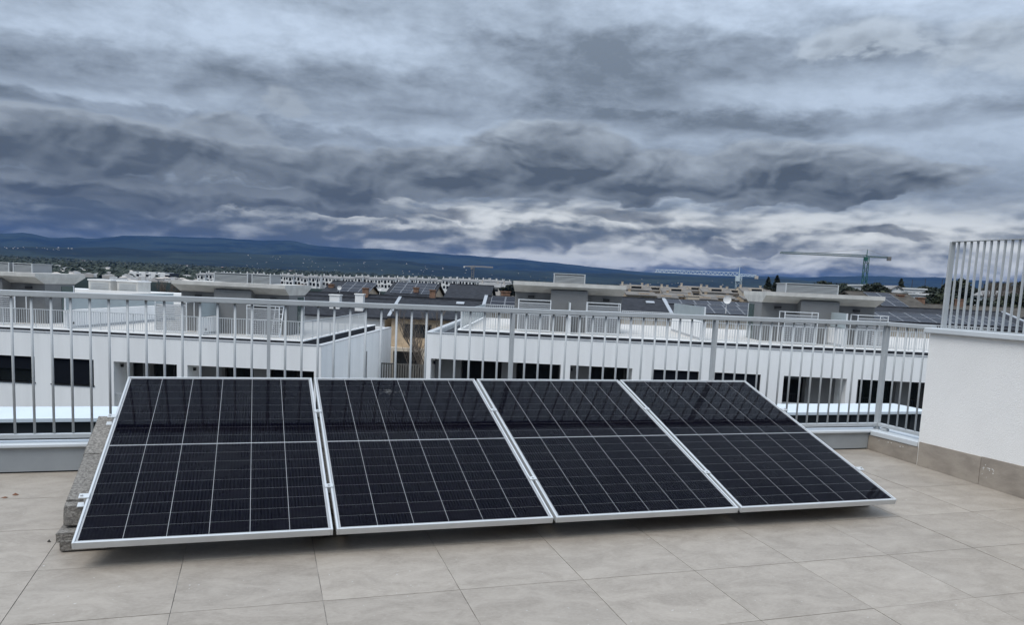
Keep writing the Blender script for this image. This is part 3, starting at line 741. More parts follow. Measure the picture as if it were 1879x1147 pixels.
zp1, zf1 = -1.97, -1.80
B1 = white_house('terraced_house', 'white flat-roofed terraced house left of the gap, its roof terrace lower than its neighbour', -40, -10.42, zp1,
    [(-26.4, -24.37, -4.41, -3.16, 'shutter'), (-23.56, -21.46, -4.42, -3.17, 'shutter'), (-29.6, -27.4, -4.41, -3.16, 'shutter'),
     (-20.48, -17.39, -5.9, -3.20, [(.7, True), (.35, False), (2.4, True)]), (-16.88, -10.75, -5.9, -3.20, [(1.1, False), (1.6, True), (.7, False), (3, True)])], 53.6, zf1)
B1.part('roof_deck', MB().box(-39.4, -11.42, 36.95, 52.9, zp1 - .2, zf1), 'terrace_tile_far')
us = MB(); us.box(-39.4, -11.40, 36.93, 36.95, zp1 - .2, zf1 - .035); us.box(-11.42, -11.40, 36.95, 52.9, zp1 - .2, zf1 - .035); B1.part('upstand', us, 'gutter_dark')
ue = MB(); ue.box(-39.4, -11.38, 36.91, 37.05, zf1 - .034, zf1 + .02); ue.box(-11.52, -11.38, 37.05, 52.9, zf1 - .034, zf1 + .02); B1.part('edge_trim', ue, 'white_plaster')
far_railing(B1, -39.2, -11.5, 37.1, 50.1, zf1 + .02, -.885, left=False)
penthouse(B1, -18.83, -13.02, zf1, .79, [(-19.2, -17.6), (-14.6, -12.95)], (-16.75, -14.85), [(-17.25, -15.45), (-15.25, -14.25)], 1)
penthouse(B1, -31.7, -25.9, zf1, .81, [(-31.5, -29.9), (-27.9, -26.3)], (-29.75, -27.8), [(-30.6, -28.2), (-28.0, -26.95)], 1)
divider(B1, -23.26, 37.2, 48.4, zf1, .90, .70); divider(B1, -16.6, 37.2, 39.24, zf1, .86, .72)
lad = MB()
for s_ in (0, .42): lad.tube((-13.45 + s_, 38.3, zf1), (-13.75 + s_, 39.75, zf1 + 1.45), .025, n=6)
for k in range(6): f_ = (k + .7) / 6.2; lad.tube((-13.45 - .3 * f_, 38.3 + 1.45 * f_, zf1 + 1.45 * f_), (-13.03 - .3 * f_, 38.3 + 1.45 * f_, zf1 + 1.45 * f_), .016, n=5)
L_ = Thing('step_ladder', 'white ladder leaning on the grey stair-head beside the glazed door', 'ladder', (-13.4, 38.3, zf1), TH); L_.part('rails', lad, 'white_metal')
sw = B1.part('slot_window', MB().box(-10.425, -10.40, 45.5, 46.2, -4.6, -3.0), 'loggia_wall')
B1.part('sill', MB().box(-10.43, -10.37, 45.45, 46.25, -4.66, -4.6), 'grey_coping', sw)

zp2, zf2 = -1.10, -.90
B2 = white_house('terraced_house', 'white flat-roofed terraced house right of the gap, its roof terrace higher than its neighbour', -5.49, 30, zp2,
    [(-5.19, .95, -5.1, -2.30, [(1.3, False), (2.0, True), (.7, False), (3, True)]), (1.39, 4.29, -5.1, -2.30, [(1.0, False), (3, True)]),
     (5.28, 7.38, -3.53, -2.30, 'shutter'), (8.11, 10.24, -3.53, -2.30, 'shutter'), (11.3, 14.19, -5.1, -2.30, [(1.5, True), (1.4, False), (.1, True)]),
     (14.69, 19.2, -5.1, -2.30, [(.6, False), (1.8, True), (.6, False), (2, True)]), (20.2, 26.0, -5.1, -2.3, [(1.5, True), (1.0, False), (4, True)])], 52.6, zf2)
B2.part('roof_deck', MB().box(-3.98, 29.4, 36.95, 51.9, zp2 - .2, zf2), 'terrace_tile_far')
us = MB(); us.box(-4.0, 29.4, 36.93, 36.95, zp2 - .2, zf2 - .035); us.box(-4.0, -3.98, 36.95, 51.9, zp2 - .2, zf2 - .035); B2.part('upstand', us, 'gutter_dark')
ue = MB(); ue.box(-4.02, 29.4, 36.91, 37.05, zf2 - .034, zf2 + .02); ue.box(-4.02, -3.88, 37.05, 51.9, zf2 - .034, zf2 + .02); B2.part('edge_trim', ue, 'white_plaster')
far_railing(B2, -3.86, 29.2, 37.1, 51.5, zf2 + .02, .0, left=False, right=False)
rr = MB()
sc_ = B2.part('side_screen', MB().box(-3.90, -3.86, 37.2, 51.4, zf2 + .08, .0), 'frosted_glass')
B2.part('screen_trim', MB().box(-3.92, -3.84, 37.15, 37.2, zf2, .02), 'white_metal', sc_)
bk = MB(); bb = MB()
bk.box(-3.86, 29.2, 51.4, 51.44, -.04, .0)
for k in range(int(33 / .13)): bb.box(-3.8 + k * .13, -3.775 + k * .13, 51.41, 51.43, zf2, -.04)
o = B2.part('rear_railing', bk, 'far_rail'); b_ = B2.part('bars', bb, 'far_rail', o); b_['kind'] = 'stuff'
penthouse(B2, -1.557, 4.03, zf2, 1.53, [(-1.24, .36), (2.1, 3.72)], (.33, 2.18), [(.44, 2.06)], 0)
penthouse(B2, 10.87, 16.62, zf2, 1.57, [(11.55, 13.15), (15.0, 16.45)], (12.68, 14.55), [(12.2, 14.85)], -1)
divider(B2, 7.6, 37.2, 46.0, zf2, .90, .66); divider(B2, 14.2, 37.2, 39.24, zf2, .86, .70); divider(B2, 1.25, 37.2, 39.24, zf2, .86, .60)
rl = MB()
for a, b_ in ((11.3, 14.19), (14.69, 19.2), (20.2, 26.0), (-20.48, -17.39)):
    pass
for a, b_, par, zb in ((11.32, 14.17, B2, -3.55), (14.71, 19.18, B2, -3.55), (-20.46, -17.41, B1, -4.75)):
    m = MB(); m.box(a, b_, VF + .08, VF + .12, zb - .03, zb); m.box(a, b_, VF + .08, VF + .12, zb - 1.0, zb - .97)
    for k in range(int((b_ - a) / .12)): m.box(a + .05 + k * .12, a + .07 + k * .12, VF + .09, VF + .11, zb - .97, zb - .03)
    par.part('balcony_rail', m, 'far_rail')

# low annexe with a pale flat roof between the two rows (parallel to our balustrade)
def annexe():
    t = Thing('garage_block', 'long low block with pale flat roof slab and dark front below the balustrade', 'garage', (8, 25, -8))
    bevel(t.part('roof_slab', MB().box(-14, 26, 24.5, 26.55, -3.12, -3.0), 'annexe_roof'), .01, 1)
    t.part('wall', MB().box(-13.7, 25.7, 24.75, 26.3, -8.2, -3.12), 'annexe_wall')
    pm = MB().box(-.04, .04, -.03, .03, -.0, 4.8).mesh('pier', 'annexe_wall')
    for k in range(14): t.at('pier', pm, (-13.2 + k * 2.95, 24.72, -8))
annexe()

# ------------------------------------------------------------------ pitched-roof houses behind
def solar_mesh(w, h):
    m = MB(); m.box(-w / 2, w / 2, -h / 2, h / 2, 0, .04, 0); fw = .03
    m.box(-w / 2, w / 2, h / 2 - fw, h / 2, .04, .055, 1); m.box(-w / 2, w / 2, -h / 2, -h / 2 + fw, .04, .055, 1); m.box(-w / 2, -w / 2 + fw, -h / 2 + fw, h / 2 - fw, .04, .055, 1); m.box(w / 2 - fw, w / 2, -h / 2 + fw, h / 2 - fw, .04, .055, 1)
    return m.mesh('solar_panel', ['panel_far', 'panel_far_frame'])
def gable_house(name, label, u0, u1, v0, v1, ze, zr, wall, roof, arrays=(), chim=(), wins=(), skylights=(), flash=True, group='slate-roofed houses behind the white terraces', zb=None, dishes=()):
    """ridge runs along u; front slope rises from (v0,ze) to ((v0+v1)/2,zr)"""
    zb = -8.2 if zb is None else zb
    t = Thing(name, label, 'house', ((u0 + u1) / 2, v0, zb), TH, group)
    vm = (v0 + v1) / 2
    w = MB(); P = [(u0, v0, zb), (u0, v1, zb), (u0, v1, ze), (u0, vm, zr - .05), (u0, v0, ze)]
    w.prism(P, (u1 - u0, 0, 0)); t.part('wall', w, wall)
    ov = .35; sl = (zr - ze) / (vm - v0); th = .16
    r = MB()
    for sgn, ve in ((-1, v0), (1, v1)):
        vo = ve + sgn * ov; zo = ze - ov * sl
        Q = [(u0 - .25, vo, zo + .02), (u0 - .25, vm, zr + .02), (u0 - .25, vm, zr + th), (u0 - .25, vo, zo + th)]
        r.prism(Q, (u1 - u0 + .5, 0, 0))
    ro = t.part('roof', r, roof)
    if flash:
        for ux in (u0 - .26, u1 + .02):
            f = MB(); f.prism([(ux, v0 - ov, ze - ov * sl + th), (ux, vm, zr + th), (ux, vm, zr + th + .07), (ux, v0 - ov, ze - ov * sl + th + .07)], (.24, 0, 0)); t.part('verge_flashing', f, 'light_flashing', ro)
    t.part('ridge_cap', MB().box(u0 - .25, u1 + .25, vm - .12, vm + .12, zr + th - .06, zr + th + .05), roof, ro)
    ang = math.atan(sl)
    def onroof(u, s): return (u, v0 + s * math.cos(ang), ze + s * math.sin(ang) + th + .03)
    for (ua, s0, nx, ny, pw, ph) in arrays:
        me = solar_mesh(pw - .03, ph - .03)
        for i in range(nx):
            for j in range(ny): t.at('solar_panel', me, onroof(ua + (i + .5) * pw, s0 + (j + .5) * ph), ro, (ang, 0, 0))
    for (cu, cv, cw, cz, m) in chim:
        c = MB().box(cu - cw / 2, cu + cw / 2, cv - cw / 2, cv + cw / 2, ze - .3, cz); c.box(cu - cw / 2 - .06, cu + cw / 2 + .06, cv - cw / 2 - .06, cv + cw / 2 + .06, cz, cz + .08)
        t.part('chimney', c, m, ro)
    for (a, b, c, d) in wins:
        wn = t.part('window', MB().box(a, b, v0 - .03, v0 + .02, c, d), 'dark_glass'); f = MB()
        f.box(a - .05, a, v0 - .06, v0, c, d); f.box(b, b + .05, v0 - .06, v0, c, d); f.box((a + b) / 2 - .03, (a + b) / 2 + .03, v0 - .06, v0 - .031, c, d)
        t.part('frame', f, 'black_metal', wn)
    for (u, s) in skylights: t.at('skylight', MB().box(-.3, .3, -.25, .25, 0, .07).mesh('skylight', 'light_flashing'), onroof(u, s), ro, (ang, 0, 0))
    for (u, v, z, r_) in dishes:
        dm = MB(); n = 14; prof = [(0, .0), (.5, .03), (.85, .09), (1, .14)]
        b = len(dm.v)
        for q, (rr_, d_) in enumerate(prof):
            for k in range(n): w_ = 2 * math.pi * k / n; dm.v.append((u + r_ * rr_ * math.cos(w_), v - .1 - r_ * d_ * 2, z + r_ * rr_ * math.sin(w_)))
        for q in range(len(prof) - 1):
            for k in range(n): k2 = (k + 1) % n; dm.quadf((b + q * n + k, b + q * n + k2, b + (q + 1) * n + k2, b + (q + 1) * n + k))
        dm.tube((u, v, z - 1.0), (u, v, z), .03, n=6); t.part('satellite_dish', dm, 'far_white')
    return t
gable_house('brick_house', 'tan brick house with dark tiled roof seen through the gap', -10.9, -1.5, 56, 64, -1.35, -.15, 'tan_brick', 'slate', wins=[(-9.94, -8.05, -2.75, -1.8), (-7.0, -5.2, -2.75, -1.8)], skylights=[(-6.3, 3.2)], chim=[(-3.0, 61, .7, .75, 'brick_orange')])
gf = [o for o in COL.objects if o.name.startswith('brick_house')][0]
def ground_floor():
    m = MB(); m.box(-10.9, -1.5, 55.4, 55.98, -3.75, -3.5); t = MB()
    for k in range(5): m.box(-10.9 + k * 2.3, -10.6 + k * 2.3, 55.4, 55.98, -8.2, -3.75)
    link('porch', m.mesh('porch', 'tan_render', (-6.2, 56, -8.2)), gf)
    link('porch_glazing', MB().box(-10.85, -1.55, 55.93, 55.97, -8, -3.76).mesh('porch_glazing', 'dark_glass', (-6.2, 56, -8.2)), gf)
ground_floor()
gable_house('slate_house', 'slate-roofed house behind the stair-head, three panel columns at its right', -21.5, -17.9, 75, 85, -.45, .78, 'tan_render', 'slate', arrays=[(-20.2, .8, 3, 3, 1.05, 1.35)], chim=[(-21.2, 77.5, .5, .55, 'brick_orange')], dishes=[(-19.6, 74.6, .35, .22)], flash=False)
gable_house('slate_house', 'slate-roofed house in the middle, two wide solar arrays on its roof', -15.4, -11.0, 76, 86, -.35, .90, 'tan_render', 'slate', arrays=[(-15.2, .7, 3, 4, 1.05, 1.12), (-11.95 - .15, .7, 1, 4, 1.05, 1.12)], chim=[(-12.7, 77.5, .5, .6, 'brick_orange')], dishes=[(-15.9, 75.4, .42, .22)], flash=False)
gable_house('slate_house', 'slate-roofed house with a bare dark slope, left of the concrete canopy', -9.4, -5.4, 75, 85, -.25, 1.02, 'tan_render', 'slate', flash=False)
gable_house('slate_house', 'long low slate roof linking the panelled houses, with brick chimneys', -31, -4.6, 70.5, 73.4, -.95, -.28, 'tan_render', 'slate', chim=[(-24.6, 71.6, .5, .5, 'brick_orange'), (-22.4, 71.6, .5, .45, 'brick_orange'), (-16.4, 71.6, .5, .4, 'brick_orange'), (-10.2, 71.6, .5, .5, 'brick_orange')], flash=False)
gable_house('slate_house', 'slate-roofed house with tilted panels just behind the right frosted screen', -4.2, 2.6, 56, 62, -.62, .28, 'tan_render', 'slate', arrays=[(-3.9, .35, 4, 2, 1.05, 1.25)])
gable_house('slate_house', 'slate-roofed house with one pale skylight right of the middle canopy', 3.6, 8.6, 54, 62, -.25, .66, 'tan_render', 'slate', skylights=[(7.6, 2.6)])
gable_house('slate_house', 'slate-roofed house with wide panel rows left of the right-hand canopy', 9.3, 17.5, 58, 68, -.42, .62, 'tan_render', 'slate', arrays=[(11.6, .5, 4, 2, 1.1, 1.5), (9.6, 3.3, 6, 1, 1.1, 1.5)], dishes=[(13.3, 57.8, .98, .30)], chim=[(12.0, 64, .9, 1.1, 'tan_render')])
gable_house('slate_house', 'slate-roofed house with two panel rows right of the right-hand canopy', 18.4, 33.5, 54, 64, -.22, .82, 'tan_render', 'slate', arrays=[(22.3, .3, 9, 2, 1.12, 1.35)], chim=[])
gable_house('tiled_house', 'brown-tiled house with two tall panel columns on its left', 27.6, 32.8, 68, 78, .7, 2.02, 'tan_render', 'brown_tile', arrays=[(28.9, .3, 2, 3, 1.15, 1.5)], chim=[(32.0, 72, .5, 2.0, 'brick_orange')], flash=False, group='brown-tiled houses at the right')
gable_house('tiled_house', 'brown-tiled house with a brick chimney behind the slatted guard', 33.4, 50, 70, 80, .1, 1.20, 'tan_render', 'brown_tile', chim=[(35, 74.6, .6, 1.85, 'brick_orange'), (38.6, 74.6, .6, 1.85, 'brick_orange'), (46, 74.6, .6, 1.8, 'brick_orange')], flash=False, group='brown-tiled houses at the right')
gable_house('slate_house', 'slate-roofed house with steep panels seen through the slatted guard', 37.5, 49, 56, 65, -.3, 1.1, 'tan_render', 'slate', arrays=[(40.5, .3, 5, 2, 1.2, 1.6)])
gable_house('dormer_house', 'pale house with dark roof and white chimneys behind the left stair-head', -22.5, -11.6, 57, 64, -1.5, -.35, 'far_white', 'slate', chim=[(-15.6, 58.3, .75, -.05, 'far_white'), (-13.7, 58.0, .6, .1, 'far_white'), (-20.5, 58.6, .9, .1, 'far_white')], flash=False)
# two pale service boxes on the roof behind
def roof_boxes():
    t = Thing('flat_roof_house', 'white flat-roofed house behind the left roof terrace', 'house', (-28, 58, -8), TH)
    t.part('wall', MB().box(-42, -23.4, 54.5, 66, -8.2, -.62), 'far_white'); t.part('parapet', MB().box(-42, -23.4, 54.45, 54.7, -.62, -.35), 'far_white')
    for k, (a, b, l) in enumerate(((-32.6, -31.0, 'pale louvred service box on the flat roof, the left one of two'), (-30.5, -29.0, 'pale louvred service box on the flat roof, the right one of two'))):
        q = Thing('service_box', l, 'service box', ((a + b) / 2, 56, -.62), TH, 'service boxes on the flat roof')
        q.part('casing', MB().box(a, b, 55.0, 56.8, -.62, .30), 'fair_concrete'); q.part('lid', MB().box(a - .05, b + .05, 54.95, 56.85, .30, .40), 'far_white')
        fm = MB()
        for i in range(6): fm.box(a + .15, b - .15, 54.97, 55.0, -.5 + i * .12, -.44 + i * .12)
        q.part('grille', fm, 'louvre_metal')
roof_boxes()

# garden fence and bare tree in the gap
def gap_fence():
    t = Thing('slat_fence', 'dark upright-slat garden fence at the foot of the tan house', 'fence', (-8, 50, -8), TH)
    t.part('plinth', MB().box(-12, -3.5, 49.95, 50.15, -8.2, -5.6), 'far_white')
    sm = MB().box(-.05, .05, -.012, .012, 0, 1.55).mesh('slat', 'fence_dark')
    for k in range(52): t.at('slat', sm, (-11.9 + k * .16, 50, -5.6))
    m = MB(); m.box(-12, -3.5, 50.03, 50.07, -4.15, -4.07); m.box(-12, -3.5, 50.03, 50.07, -5.45, -5.38); t.part('fence_rail', m, 'fence_dark')
gap_fence()
def bare_tree(name, label, u, v, zb, h, seed, r0=.11, group=None):
    rg = random.Random(seed); t = Thing(name, label, 'tree', (u, v, zb), TH, group)
    tr, br = MB(), MB()
    def grow(p, d, L, r, lev, mb):
        n = 3; q = Vector(p); dd = Vector(d)
        for i in range(n):
            dd = (dd + Vector((rg.uniform(-.12, .12), rg.uniform(-.12, .12), .05))).normalized(); q2 = q + dd * (L / n)
            mb.tube(q, q2, r * (1 - .25 * i / n), r * (1 - .25 * (i + 1) / n), n=5 if lev else 7, cap=False); q = q2
            if lev < 4 and (i > 0 or lev == 0):
                for k in range(2 if lev else 3):
                    a = rg.uniform(0, 6.28); tilt = rg.uniform(.35, .75)
                    s = Vector((math.cos(a) * tilt, math.sin(a) * tilt, rg.uniform(.55, 1.0))).normalized(); grow(q, (dd * .5 + s).normalized(), L * rg.uniform(.5, .72), r * .52, lev + 1, br)
    grow((u, v, zb), (0, 0, 1), h * .42, r0, 0, tr)
    t.part('trunk', tr, 'bark', smooth=True); t.part('branches', br, 'bark', smooth=True)
bare_tree('bare_tree', 'leafless young tree in front of the tan brick house', -8.05, 51.6, -8, 8.0, 5)

# ------------------------------------------------------------------ evergreens
def crown_mesh(seed, n, sx, sz, leaf, m):
    rg = random.Random(seed); mb = MB()
    lumps = [(rg.uniform(-.55, .55), rg.uniform(-.55, .55), rg.uniform(.15, .9), rg.uniform(.28, .5)) for _ in range(13)]
    for _ in range(n):
        l = rg.choice(lumps); a, b = rg.uniform(0, 6.28), math.acos(rg.uniform(-1, 1)); r = l[3] * rg.uniform(.55, 1.0) ** .5
        p = Vector(((l[0] + r * math.sin(b) * math.cos(a)) * sx, (l[1] + r * math.sin(b) * math.sin(a)) * sx, (l[2] + r * .8 * math.cos(b)) * sz))
        e1 = Vector((rg.gauss(0, 1), rg.gauss(0, 1), rg.gauss(0, 1))).normalized(); e2 = e1.cross(Vector((rg.gauss(0, 1), rg.gauss(0, 1), rg.gauss(0, 1)))).normalized(); s = leaf * rg.uniform(.6, 1.3)
        mb.poly([p - e1 * s, p + e2 * s * .6, p + e1 * s, p - e2 * s * .6])
    return mb.mesh('crown', m)
def cone_crown(seed, n, leaf, m):
    rg = random.Random(seed); mb = MB()
    for _ in range(n):
        z = rg.uniform(.05, 1.0); a = rg.uniform(0, 6.28); r = (1.02 - z) * rg.uniform(.4, 1) * .42 * (1 + .25 * math.sin(z * 30))
        p = Vector((r * math.cos(a), r * math.sin(a), z)); e1 = Vector((rg.gauss(0, 1), rg.gauss(0, 1), rg.gauss(0, 1))).normalized(); e2 = e1.cross(Vector((rg.gauss(0, 1), rg.gauss(0, 1), 1))).normalized(); s = leaf * rg.uniform(.6, 1.3)
        mb.poly([p - e1 * s, p + e2 * s * .6, p + e1 * s, p - e2 * s * .6])
    return mb.mesh('crown', m)
CR = [crown_mesh(11, 1500, .62, .72, .085, 'leaf_dark'), crown_mesh(12, 1500, .78, .6, .085, 'leaf_dark'), crown_mesh(13, 1500, .55, .85, .085, 'leaf_mid')]
CC = cone_crown(14, 1200, .06, 'leaf_dark')
tm = MB(); tm.tube((0, 0, 0), (0, 0, .30), .035, .026, n=7, cap=False)
for k in range(4): tm.tube((0, 0, .25), (.22 * math.cos(k * 1.6), .22 * math.sin(k * 1.6), .55), .022, .008, n=5, cap=False)
TRUNK = tm.mesh('trunk', 'bark', smooth=True)
def tree(u, v, ztop, size, kind, label, group='dark evergreens along the ridge at the right'):
    zb = gz(u, v) - .1; h = max(ztop - zb, size * .6)
    e = bpy.data.objects.new('evergreen_tree', None); COL.objects.link(e); e.location = uvw(u, v, zb); e.rotation_euler = (0, 0, random.uniform(0, 6)); tag(e, label, 'tree', group)
    t = link('trunk', TRUNK, e); t.scale = (h * .9, h * .9, h)
    if kind == 3: c = link('crown', CC, e); c.scale = (h * .9, h * .9, h)
    else: c = link('crown', CR[kind], e); c.scale = (size * 1.15, size * 1.15, h * .80); c.location = (0, 0, h * .18)
TREES = [(1553, 517, 150, 3.0, 0, 'round dark evergreen left of the green crane mast'), (1567, 513, 145, 3.6, 1, 'broad dark evergreen just left of the green crane mast'),
 (1606, 515, 140, 3.2, 0, 'dark evergreen just right of the green crane mast'), (1622, 517, 150, 3.4, 1, 'broad evergreen between the crane and the white gable house'),
 (1655, 518, 155, 2.4, 3, 'pointed conifer behind the white gable house'), (1685, 520, 160, 4.2, 1, 'wide dark evergreen right of the white gable house'), (1668, 535, 120, 3.4, 0, 'near dark evergreen below the white gable house'),
 (1703, 523, 150, 4.0, 0, 'dark evergreen right of the wide one, before the guard post'), (1725, 522, 150, 3.8, 1, 'dark evergreen at the left edge of the guard post'), (1750, 517, 150, 3.6, 2, 'evergreen first inside the slatted guard'),
 (1775, 522, 150, 4.0, 0, 'evergreen second inside the slatted guard'), (1800, 516, 150, 3.9, 1, 'evergreen third inside the slatted guard'), (1825, 514, 150, 4.0, 0, 'evergreen fourth inside the slatted guard'), (1850, 515, 150, 4.2, 1, 'evergreen fifth inside the slatted guard'), (1875, 512, 150, 4.2, 0, 'evergreen at the right edge of the picture'),
 (1488, 515, 190, 5.5, 1, 'flat-topped dark pine behind the right canopy vent'), (1515, 512, 185, 4.0, 0, 'bushy evergreen right of the right canopy vent'), (1427, 512, 230, 4.5, 3, 'pointed conifer left of the right canopy vent'), (1411, 515, 230, 3.2, 3, 'slim small conifer beside the larger pointed one'),
 (1530, 520, 170, 4.2, 0, 'evergreen between the right canopy and the crane trees'), (939, 522, 250, 4.6, 0, 'small dark tree at the end of the white row, left of the middle canopy'), (1640, 536, 118, 3.2, 1, 'low evergreen in front of the white gable house'), (1585, 533, 130, 3.0, 0, 'low evergreen at the foot of the green crane'),
 (1548, 532, 112, 3.0, 1, 'low dark bush at the right end of the right canopy'), (1612, 537, 110, 3.0, 0, 'low evergreen just left of the tall panel columns'), (1690, 538, 108, 3.4, 1, 'dark evergreen above the brown-tiled roof, left of the guard post'), (1712, 534, 112, 3.2, 0, 'dark evergreen above the brown-tiled roof, beside the guard post')]
RV = [(lambda x, y: (Mc.T @ np.array([(x - 940) / 1432.3, (y - 697.3) / 1432.3, 1.0])))][0]
def spot(x, y, v):
    r = RV(x, y); eu = np.array([math.cos(TH), -math.sin(TH), 0]); ev = np.array([math.sin(TH), math.cos(TH), 0]); k = v / (r @ ev); p = r * k
    return float(p @ eu), float(p[2] + CAM_H)
for (x, y, v, s, k, l) in TREES:
    u, zt = spot(x, y - 5, v); tree(u, v, zt, s * (1 if k == 3 else 1.35), k, l)
for i, (x, y) in enumerate(((1540, 533), (1565, 536), (1598, 537), (1628, 538), (1652, 540), (1676, 541), (1700, 540), (1724, 541), (1752, 540), (1785, 541), (1815, 539), (1848, 541))):
    u, zt = spot(x, y - 2, 100 + (i % 3) * 4); tree(u, 100 + (i % 3) * 4, zt, 2.6 + .5 * (i % 3), (0, 1, 0, 2)[i % 4], ['first', 'second', 'third', 'fourth', 'fifth', 'sixth', 'seventh', 'eighth', 'ninth', 'tenth', 'eleventh', 'twelfth'][i] + ' from the left in the low belt of evergreens above the brown roofs', 'low belt of evergreens above the brown roofs')
for i, (x, y) in enumerate(((1822, 508), (1856, 508), (1838, 511))):
    u, zt = spot(x, y, 110); z0 = gz(u, 110)
    bare_tree('bare_tree', ['tall leafless tree behind the slatted guard, the left of three', 'tall leafless tree behind the slatted guard, the right of three', 'tall leafless tree behind the slatted guard, the middle of three'][i], u, 110, z0, (zt - z0) * .95, 21 + i, .10)
for i, (x, y, v) in enumerate(((306, 512, 90), (330, 514, 95), (690, 560, 70))):
    u, zt = spot(x, y, v); z0 = gz(u, v)
    bare_tree('bare_tree', ['brown leafless tree behind the flat-roofed house, the left of two', 'brown leafless tree behind the left canopy, the right of two', 'leafless tree behind the white chimneys'][i], u, v, z0, (zt - z0), 31 + i, .12)

# ------------------------------------------------------------------ houses among the trees at the right
def far_house(name, label, x0, x1, yt, v, gable, m='far_white', roof='far_roof_grey', group='pale houses among the evergreens'):
    u0, zt = spot(x0, yt, v); u1, _ = spot(x1, yt, v); zb = gz((u0 + u1) / 2, v) - .3; t = Thing(name, label, 'house', ((u0 + u1) / 2, v, zb), TH, group)
    w = u1 - u0
    if gable:
        zr = zt; ze = zt - w * .28
        t.part('wall', MB().prism([(u0, v, zb), (u1, v, zb), (u1, v, ze), ((u0 + u1) / 2, v, zr - .1), (u0, v, ze)], (0, 8, 0)), m)
        r = MB()
        for a in (u0, u1): s = 1 if a == u1 else -1; r.prism([(a + s * .3, v - .25, ze - .3 * .56), ((u0 + u1) / 2, v - .25, zr), ((u0 + u1) / 2, v - .25, zr + .15), (a + s * .3, v - .25, ze - .02)], (0, 8.5, 0))
        t.part('roof', r, roof); t.part('window', MB().box((u0 + u1) / 2 - w * .06, (u0 + u1) / 2 + w * .06, v - .03, v + .01, ze - .1, ze + w * .1), 'dark_glass')
    else:
        t.part('wall', MB().box(u0, u1, v, v + 8, zb, zt - .25), m); t.part('roof', MB().box(u0 - .2, u1 + .2, v - .2, v + 8.2, zt - .25, zt), m)
        for q in range(3): a = u0 + w * (.15 + .28 * q); t.part('window', MB().box(a, a + w * .1, v - .03, v + .01, zt - 1.5, zt - .8), 'dark_glass')
far_house('villa', 'cream flat-roofed villa at the foot of the green crane', 1586, 1611, 522, 142, False)
far_house('villa', 'white gabled villa among the evergreens', 1638, 1656, 525, 140, True)
far_house('villa', 'long low pale villa right of the white gabled one', 1660, 1700, 528, 148, False)
far_house('villa', 'pale villa behind the left bars of the slatted guard', 1686, 1712, 538, 112, False)
far_house('villa', 'pale gabled villa behind the right bars of the slatted guard', 1845, 1872, 535, 118, True)
far_house('villa', 'flat pale villa behind the right canopy', 1515, 1545, 531, 165, False)

# ------------------------------------------------------------------ terraces on the next hill
def row_proto(name, label, w, d, h, zr, wall, roof, group, win, ch, dormer=None):
    t = Thing(name, label, 'house', (0, 0, 0), 0, group); e = t.e
    t.part('wall', MB().prism([(0, 0, -3), (0, d, -3), (0, d, h), (0, d * .5, zr - .1), (0, 0, h)], (w, 0, 0)), wall)
    r = MB(); sl = (zr - h) / (d * .5)
    for s, v in ((-1, 0), (1, d)): r.prism([(-.06, v + s * .3, h - .3 * sl), (-.06, d * .5, zr), (-.06, d * .5, zr + .2), (-.06, v + s * .3, h - .3 * sl + .2)], (w + .12, 0, 0))
    t.part('roof', r, roof)
    for (a, b, c, f) in win: t.part('window', MB().box(a, b, -.05, .03, c, f), 'dark_glass')
    if dormer:
        a, b = dormer; zc = h + .15 * (zr - h); vd = d * .12
        dr = t.part('dormer', MB().box(a, b, vd, d * .45, h - .2, zr - .12), wall); t.part('dormer_window', MB().box(a + .25, b - .25, vd - .04, vd, zc + .1, zr - .3), 'dark_glass', dr)
    for (cu, cv, cz) in ch:
        c = MB().box(cu - .26, cu + .26, cv - .26, cv + .26, h, cz); c.box(cu - .34, cu + .34, cv - .34, cv + .34, cz, cz + .12); t.part('chimney', c, wall)
    return e
def put(e, first, loc, rz):
    o = e if first else copy_tree(e)
    o.location = loc; o.rotation_euler = (0, 0, rz); return o
# white terrace row
wp = row_proto('row_house', 'one of the small white row houses strung along the far ridge', 5.2, 9, 4.9, 6.0, 'far_white', 'far_roof_grey', 'far white row houses', [(.5, 1.6, 2.9, 4.2), (2.5, 3.9, 2.2, 4.2), (4.3, 4.9, 3.1, 4.2), (.8, 2.2, -.2, 1.4), (2.9, 4.4, -.6, 1.4)], [(.6, 3.5, 7.0), (4.0, 5.5, 6.9)])
n = 0
for i in range(46):
    x = 362 + i * 12.45; v = 505 - i * .6 + (8 if i % 7 in (3, 4) else 0)
    if 395 < x < 500 and i % 2: pass
    u, zt = spot(x, 499.5 + .025 * (x - 362) + (1.2 if i % 5 == 0 else 0), v)
    put(wp, n == 0, uvw(u, v + random.choice((0, 0, 3, 6)), zt - 6.1 + random.uniform(-.5, .35)), -TH); n += 1
ORD = ['first', 'second', 'third', 'fourth', 'fifth', 'sixth', 'seventh', 'eighth']
tp = row_proto('row_house', 'one of the tan stepped-gable row houses behind the middle canopy', 8.6, 12, 2.7, 4.1, 'tan_render', 'far_roof_tan', 'far tan row houses', [(.8, 2.2, .8, 2.2), (3.2, 5.0, .3, 2.2), (6.0, 7.6, .8, 2.2)], [(.6, 5.2, 4.9), (8.0, 5, 4.6)], dormer=(2.6, 6.0))
tq = row_proto('row_house', 'one of the low tan row houses in front of the stepped-gable row', 6.8, 10, 2.9, 3.6, 'tan_brick', 'far_roof_tan', 'near tan row houses', [(.6, 2.4, .9, 2.4), (3.2, 5.8, .6, 2.4)], [(1.2, 5, 4.2)], dormer=(3.0, 5.4))
n = 0
